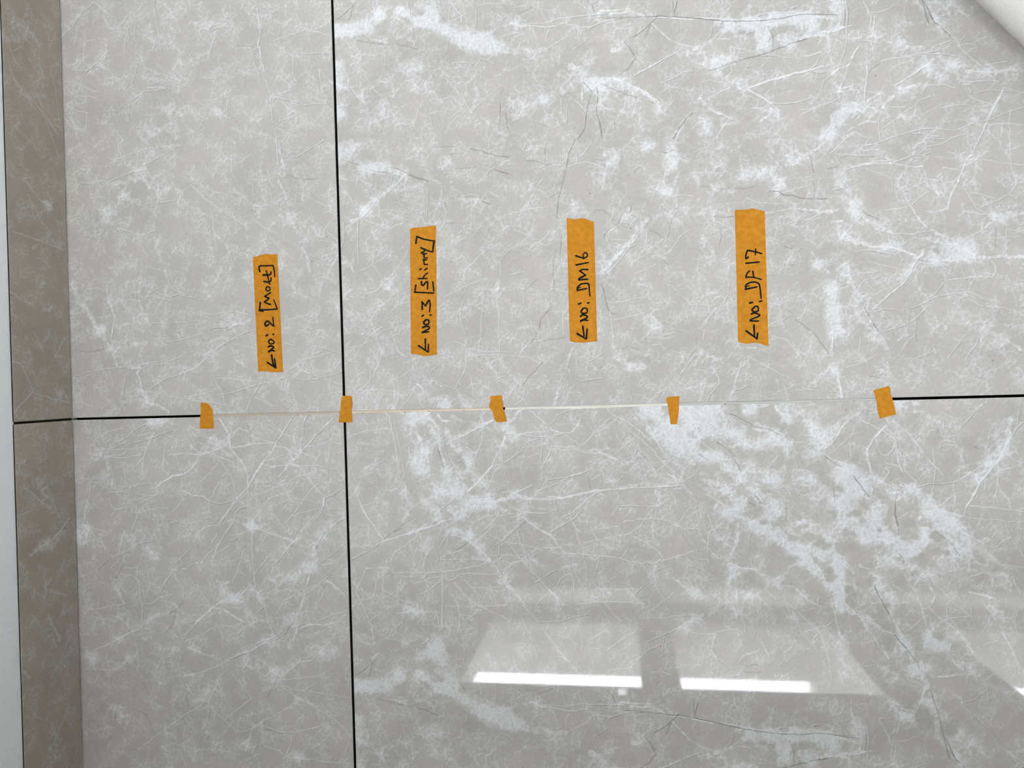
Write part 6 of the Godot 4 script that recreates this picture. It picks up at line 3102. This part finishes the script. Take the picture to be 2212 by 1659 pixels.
	scribble(label_tape_2, [
		["pen", 0.00187, Vector2(-0.05087, -0.14585), Vector2(-0.04225, -0.14250)],
		["pen", 0.00171, Vector2(-0.04225, -0.14250), Vector2(-0.03815, -0.14414), Vector2(-0.03771, -0.14750), Vector2(-0.04020, -0.14883), Vector2(-0.04231, -0.14606), Vector2(-0.04185, -0.14180)],
		["pen", 0.00187, Vector2(-0.05093, -0.13516), Vector2(-0.03649, -0.13727)],
		["pen", 0.00186, Vector2(-0.03775, -0.12904), Vector2(-0.04305, -0.12957), Vector2(-0.04690, -0.12808)],
		["pen", 0.00187, Vector2(-0.04690, -0.12808), Vector2(-0.04029, -0.12290)],
		["pen", 0.00202, Vector2(-0.04047, -0.12266), Vector2(-0.04715, -0.11961), Vector2(-0.04846, -0.11840)],
		["pen", 0.00202, Vector2(-0.04823, -0.11771), Vector2(-0.03791, -0.11787)],
		["pen", 0.00187, Vector2(-0.05011, -0.10550), Vector2(-0.03924, -0.10718)],
		["pen", 0.00187, Vector2(-0.05009, -0.10626), Vector2(-0.04983, -0.10922), Vector2(-0.04567, -0.11258), Vector2(-0.03889, -0.11309), Vector2(-0.03681, -0.11214)],
		["pen", 0.00171, Vector2(-0.03681, -0.11214), Vector2(-0.03640, -0.10602), Vector2(-0.03595, -0.09838)],
		["pen", 0.00140, Vector2(-0.04901, -0.10833), Vector2(-0.04662, -0.10889)],
		["pen", 0.00202, Vector2(-0.04905, -0.08966), Vector2(-0.04649, -0.09056)],
		["pen", 0.00171, Vector2(-0.03889, -0.09022), Vector2(-0.03703, -0.09055)],
		["pen", 0.00187, Vector2(-0.04396, -0.08451), Vector2(-0.04661, -0.08064), Vector2(-0.04456, -0.07860), Vector2(-0.04006, -0.07925), Vector2(-0.03993, -0.08374), Vector2(-0.04395, -0.08476)],
		["pen", 0.00187, Vector2(-0.04745, -0.07516), Vector2(-0.04418, -0.07689), Vector2(-0.03985, -0.07501), Vector2(-0.04093, -0.07276), Vector2(-0.04776, -0.07025)],
		["pen", 0.00187, Vector2(-0.04737, -0.06939), Vector2(-0.04394, -0.07077), Vector2(-0.03932, -0.06990)],
		["pen", 0.00202, Vector2(-0.04517, -0.06336), Vector2(-0.04407, -0.05212)],
		["pen", 0.00203, Vector2(-0.05210, -0.05532), Vector2(-0.04164, -0.04863)],
		["pen", 0.00202, Vector2(-0.04163, -0.04880), Vector2(-0.04029, -0.06002)],
	])
	var label_tape_3 := tape_piece("label_tape", "orange tape strip handwritten No: DF17, the farthest right label", "orange tape labels on the tiles", [Vector2(0.12939, -0.18639), Vector2(0.13020, -0.18783), Vector2(0.13173, -0.18773), Vector2(0.13341, -0.18727), Vector2(0.13594, -0.18676), Vector2(0.13848, -0.18660), Vector2(0.14103, -0.18696), Vector2(0.14358, -0.18732), Vector2(0.14655, -0.18783), Vector2(0.14951, -0.18816), Vector2(0.15202, -0.18730), Vector2(0.15451, -0.18609), Vector2(0.15785, -0.18501), Vector2(0.16177, -0.18406), Vector2(0.16155, -0.03284), Vector2(0.15781, -0.03429), Vector2(0.15365, -0.03593), Vector2(0.15199, -0.03669), Vector2(0.15032, -0.03719), Vector2(0.14822, -0.03753), Vector2(0.14612, -0.03796), Vector2(0.14356, -0.03718), Vector2(0.14143, -0.03656), Vector2(0.13762, -0.03635), Vector2(0.13509, -0.03697), Vector2(0.13259, -0.03830), Vector2(0.13047, -0.03855), Vector2(0.12880, -0.03958)])
	scribble(label_tape_3, [
		["pen", 0.00187, Vector2(0.14248, -0.13359), Vector2(0.14016, -0.13223), Vector2(0.14002, -0.13618), Vector2(0.14186, -0.14151)],
		["pen", 0.00171, Vector2(0.14185, -0.14134), Vector2(0.14899, -0.13962), Vector2(0.15716, -0.13681)],
		["pen", 0.00155, Vector2(0.15075, -0.14215), Vector2(0.15023, -0.13579)],
		["pen", 0.00187, Vector2(0.14001, -0.12689), Vector2(0.15413, -0.12753)],
		["pen", 0.00171, Vector2(0.14331, -0.11803), Vector2(0.14070, -0.11554), Vector2(0.13940, -0.11122)],
		["pen", 0.00171, Vector2(0.14709, -0.11740), Vector2(0.14775, -0.11080)],
		["pen", 0.00171, Vector2(0.13944, -0.11284), Vector2(0.13954, -0.11047)],
		["pen", 0.00156, Vector2(0.13940, -0.11136), Vector2(0.14733, -0.11069), Vector2(0.15610, -0.10789)],
		["pen", 0.00140, Vector2(0.14780, -0.11242), Vector2(0.14775, -0.11067)],
		["pen", 0.00203, Vector2(0.13851, -0.09772), Vector2(0.15081, -0.09975)],
		["pen", 0.00187, Vector2(0.13872, -0.09929), Vector2(0.13932, -0.10259), Vector2(0.14379, -0.10500), Vector2(0.14970, -0.10523), Vector2(0.15343, -0.10295)],
		["pen", 0.00170, Vector2(0.15343, -0.10295), Vector2(0.15450, -0.09590), Vector2(0.15508, -0.08669)],
		["pen", 0.00125, Vector2(0.14046, -0.10096), Vector2(0.14284, -0.10154)],
		["pen", 0.00218, Vector2(0.14272, -0.08209), Vector2(0.14569, -0.08266)],
		["pen", 0.00170, Vector2(0.15330, -0.08327), Vector2(0.15601, -0.08376)],
		["pen", 0.00186, Vector2(0.14851, -0.07798), Vector2(0.14504, -0.07445), Vector2(0.14666, -0.07219), Vector2(0.15132, -0.07286), Vector2(0.15128, -0.07750), Vector2(0.14852, -0.07824)],
		["pen", 0.00187, Vector2(0.14406, -0.06968), Vector2(0.14746, -0.07067), Vector2(0.15163, -0.06891), Vector2(0.15242, -0.06695), Vector2(0.14261, -0.06316)],
		["pen", 0.00187, Vector2(0.14257, -0.06203), Vector2(0.15142, -0.06131)],
		["pen", 0.00202, Vector2(0.14648, -0.05687), Vector2(0.14673, -0.04460)],
		["pen", 0.00202, Vector2(0.13786, -0.05091), Vector2(0.14918, -0.04170)],
		["pen", 0.00202, Vector2(0.14918, -0.04170), Vector2(0.15019, -0.04779)],
	])
	tape_piece("joint_tape", "small orange tape with a cut corner, first right of the skirting across the horizontal joint", "orange tape pieces across the joint", [Vector2(-0.52800, 0.01319), Vector2(-0.52015, 0.01339), Vector2(-0.51589, 0.01624), Vector2(-0.51290, 0.02052), Vector2(-0.51198, 0.02441), Vector2(-0.51208, 0.02732), Vector2(-0.51137, 0.03217), Vector2(-0.51071, 0.03864), Vector2(-0.51113, 0.04622), Vector2(-0.52035, 0.04604), Vector2(-0.53011, 0.04551), Vector2(-0.52913, 0.03178), Vector2(-0.52810, 0.02694), Vector2(-0.52782, 0.02371)])
	tape_piece("joint_tape", "small orange tape over the crossing of the vertical and horizontal dark joints", "orange tape pieces across the joint", [Vector2(-0.33933, 0.00938), Vector2(-0.33551, 0.00959), Vector2(-0.32946, 0.00964), Vector2(-0.32826, 0.00994), Vector2(-0.32798, 0.01372), Vector2(-0.32809, 0.01718), Vector2(-0.32753, 0.01874), Vector2(-0.32828, 0.02334), Vector2(-0.32938, 0.02639), Vector2(-0.32890, 0.03025), Vector2(-0.32860, 0.03334), Vector2(-0.32854, 0.03796), Vector2(-0.32907, 0.04219), Vector2(-0.33652, 0.04184), Vector2(-0.34642, 0.04189), Vector2(-0.34542, 0.03566), Vector2(-0.34450, 0.03221), Vector2(-0.34350, 0.02605), Vector2(-0.34295, 0.02144), Vector2(-0.34259, 0.01643), Vector2(-0.34165, 0.01221), Vector2(-0.34078, 0.01049)])
	tape_piece("joint_tape", "small jagged orange tape just left of a tiny black gap in the joint", "orange tape pieces across the joint", [Vector2(-0.15729, 0.01557), Vector2(-0.15632, 0.01484), Vector2(-0.15213, 0.01439), Vector2(-0.14833, 0.01431), Vector2(-0.14283, 0.01390), Vector2(-0.14311, 0.01669), Vector2(-0.14411, 0.01853), Vector2(-0.14286, 0.02117), Vector2(-0.14160, 0.02307), Vector2(-0.14151, 0.02643), Vector2(-0.14198, 0.02941), Vector2(-0.14113, 0.03278), Vector2(-0.14008, 0.03542), Vector2(-0.14035, 0.03803), Vector2(-0.13873, 0.04067), Vector2(-0.13823, 0.04292), Vector2(-0.13773, 0.04517), Vector2(-0.14360, 0.04572), Vector2(-0.14949, 0.04634), Vector2(-0.15150, 0.04375), Vector2(-0.15278, 0.04223), Vector2(-0.15325, 0.03885), Vector2(-0.15408, 0.03510), Vector2(-0.15495, 0.03246), Vector2(-0.15698, 0.03054), Vector2(-0.15862, 0.02825), Vector2(-0.15871, 0.02488), Vector2(-0.15771, 0.02304), Vector2(-0.15690, 0.02137), Vector2(-0.15719, 0.01856)])
	tape_piece("joint_tape", "small narrow orange tape tapering downward below the DM16 and DF17 strips", "orange tape pieces across the joint", [Vector2(0.04741, 0.02358), Vector2(0.04849, 0.02137), Vector2(0.05594, 0.02087), Vector2(0.06269, 0.02037), Vector2(0.06174, 0.02430), Vector2(0.06128, 0.02859), Vector2(0.06144, 0.03462), Vector2(0.06096, 0.03977), Vector2(0.05958, 0.04663), Vector2(0.05840, 0.05263), Vector2(0.05165, 0.05249), Vector2(0.05057, 0.04298), Vector2(0.04981, 0.03434), Vector2(0.04928, 0.02915), Vector2(0.04765, 0.02704)])
	tape_piece("joint_tape", "tilted orange tape piece where the black joint begins at the right", "orange tape pieces across the joint", [Vector2(0.27047, 0.01970), Vector2(0.27655, 0.01814), Vector2(0.28179, 0.01708), Vector2(0.28703, 0.01591), Vector2(0.28827, 0.01795), Vector2(0.28868, 0.02073), Vector2(0.28828, 0.02348), Vector2(0.28855, 0.02557), Vector2(0.29024, 0.02907), Vector2(0.29081, 0.03185), Vector2(0.29155, 0.03463), Vector2(0.29194, 0.03810), Vector2(0.29266, 0.04157), Vector2(0.29365, 0.04678), Vector2(0.28680, 0.04800), Vector2(0.28155, 0.04979), Vector2(0.27695, 0.05117), Vector2(0.27578, 0.04637), Vector2(0.27460, 0.04183), Vector2(0.27439, 0.03767), Vector2(0.27405, 0.03211), Vector2(0.27342, 0.02516), Vector2(0.27201, 0.02304)])

const TAPE := Color(0.82, 0.54, 0.10)

# ---------------------------------------------------------------- the roll in the corner
func build_roll() -> void:
	var mid := Vector3(0.42513, 0, -0.38136)
	var along := Vector3(0.64557, 0, 0.76370)
	var away := Vector3(0.76370, 0, -0.64557)
	var r := 0.04
	var thick := 0.003
	var curve := 1.8
	var length := 1.0
	# wound section, from the loose outer edge inwards
	var sec := []
	var turns := 3.0
	for i in 121:
		var t := i / 120.0
		sec.append([-0.35 - TAU * turns * t, r - thick * 1.15 * turns * t])
	var st := begin()
	var rings := []
	for i in 61:
		var s := length * (i / 60.0 - 0.5)
		var c := mid + along * s + away * (curve - sqrt(curve * curve - s * s)) + Vector3(0, r, 0)
		var dir := (along * sqrt(curve * curve - s * s) + away * s).normalized()
		var side := Vector3.UP.cross(dir).normalized()
		var ring := []
		for p in sec:
			var u: Vector3 = side * cos(p[0]) + Vector3.UP * sin(p[0])
			ring.append([c + u * p[1], c + u * (p[1] - thick), u])
		rings.append(ring)
	for i in 60:
		for k in 120:
			var a: Array = rings[i][k]
			var b: Array = rings[i + 1][k]
			var c: Array = rings[i + 1][k + 1]
			var d: Array = rings[i][k + 1]
			for face in [[[a, 0, 1], [b, 0, 1], [c, 0, 1], [d, 0, 1]], [[d, 1, -1], [c, 1, -1], [b, 1, -1], [a, 1, -1]]]:
				for q in [0, 2, 1, 0, 3, 2]:
					var v: Array = face[q]
					st.set_normal(v[0][2] * v[2])
					st.set_uv(Vector2(i / 30.0, k / 30.0))
					st.add_vertex(v[0][v[1]])
	for k in 120:
		var a: Array = rings[0][k]
		var b: Array = rings[0][k + 1]
		quad(st, a[0], b[0], b[1], a[1], [Vector2.ZERO, Vector2.ZERO, Vector2.ZERO, Vector2.ZERO])
		a = rings[60][k]
		b = rings[60][k + 1]
		quad(st, a[1], b[1], b[0], a[0], [Vector2.ZERO, Vector2.ZERO, Vector2.ZERO, Vector2.ZERO])
	var m := paint(Color(0.84, 0.82, 0.79), 0.85, 0.3)
	var n := NoiseTexture2D.new()
	n.width = 1024
	n.height = 1024
	n.seamless = true
	var fn := FastNoiseLite.new()
	fn.seed = 15
	fn.frequency = 0.16
	fn.fractal_octaves = 2
	n.noise = fn
	var ramp := Gradient.new()
	ramp.offsets = PackedFloat32Array([0.0, 0.2, 0.36, 1.0])
	ramp.colors = PackedColorArray([Color(0.50, 0.49, 0.47), Color(0.70, 0.69, 0.66), Color(0.84, 0.825, 0.795), Color(0.88, 0.865, 0.835)])
	n.color_ramp = ramp
	m.albedo_color = Color.WHITE
	m.albedo_texture = n
	m.uv1_triplanar = true
	m.uv1_scale = Vector3(5, 5, 5)
	tag(obj("rolled_sheet", st.commit(), m), "cream speckled rounded roll lying across the upper right corner of the tiles", "roll")
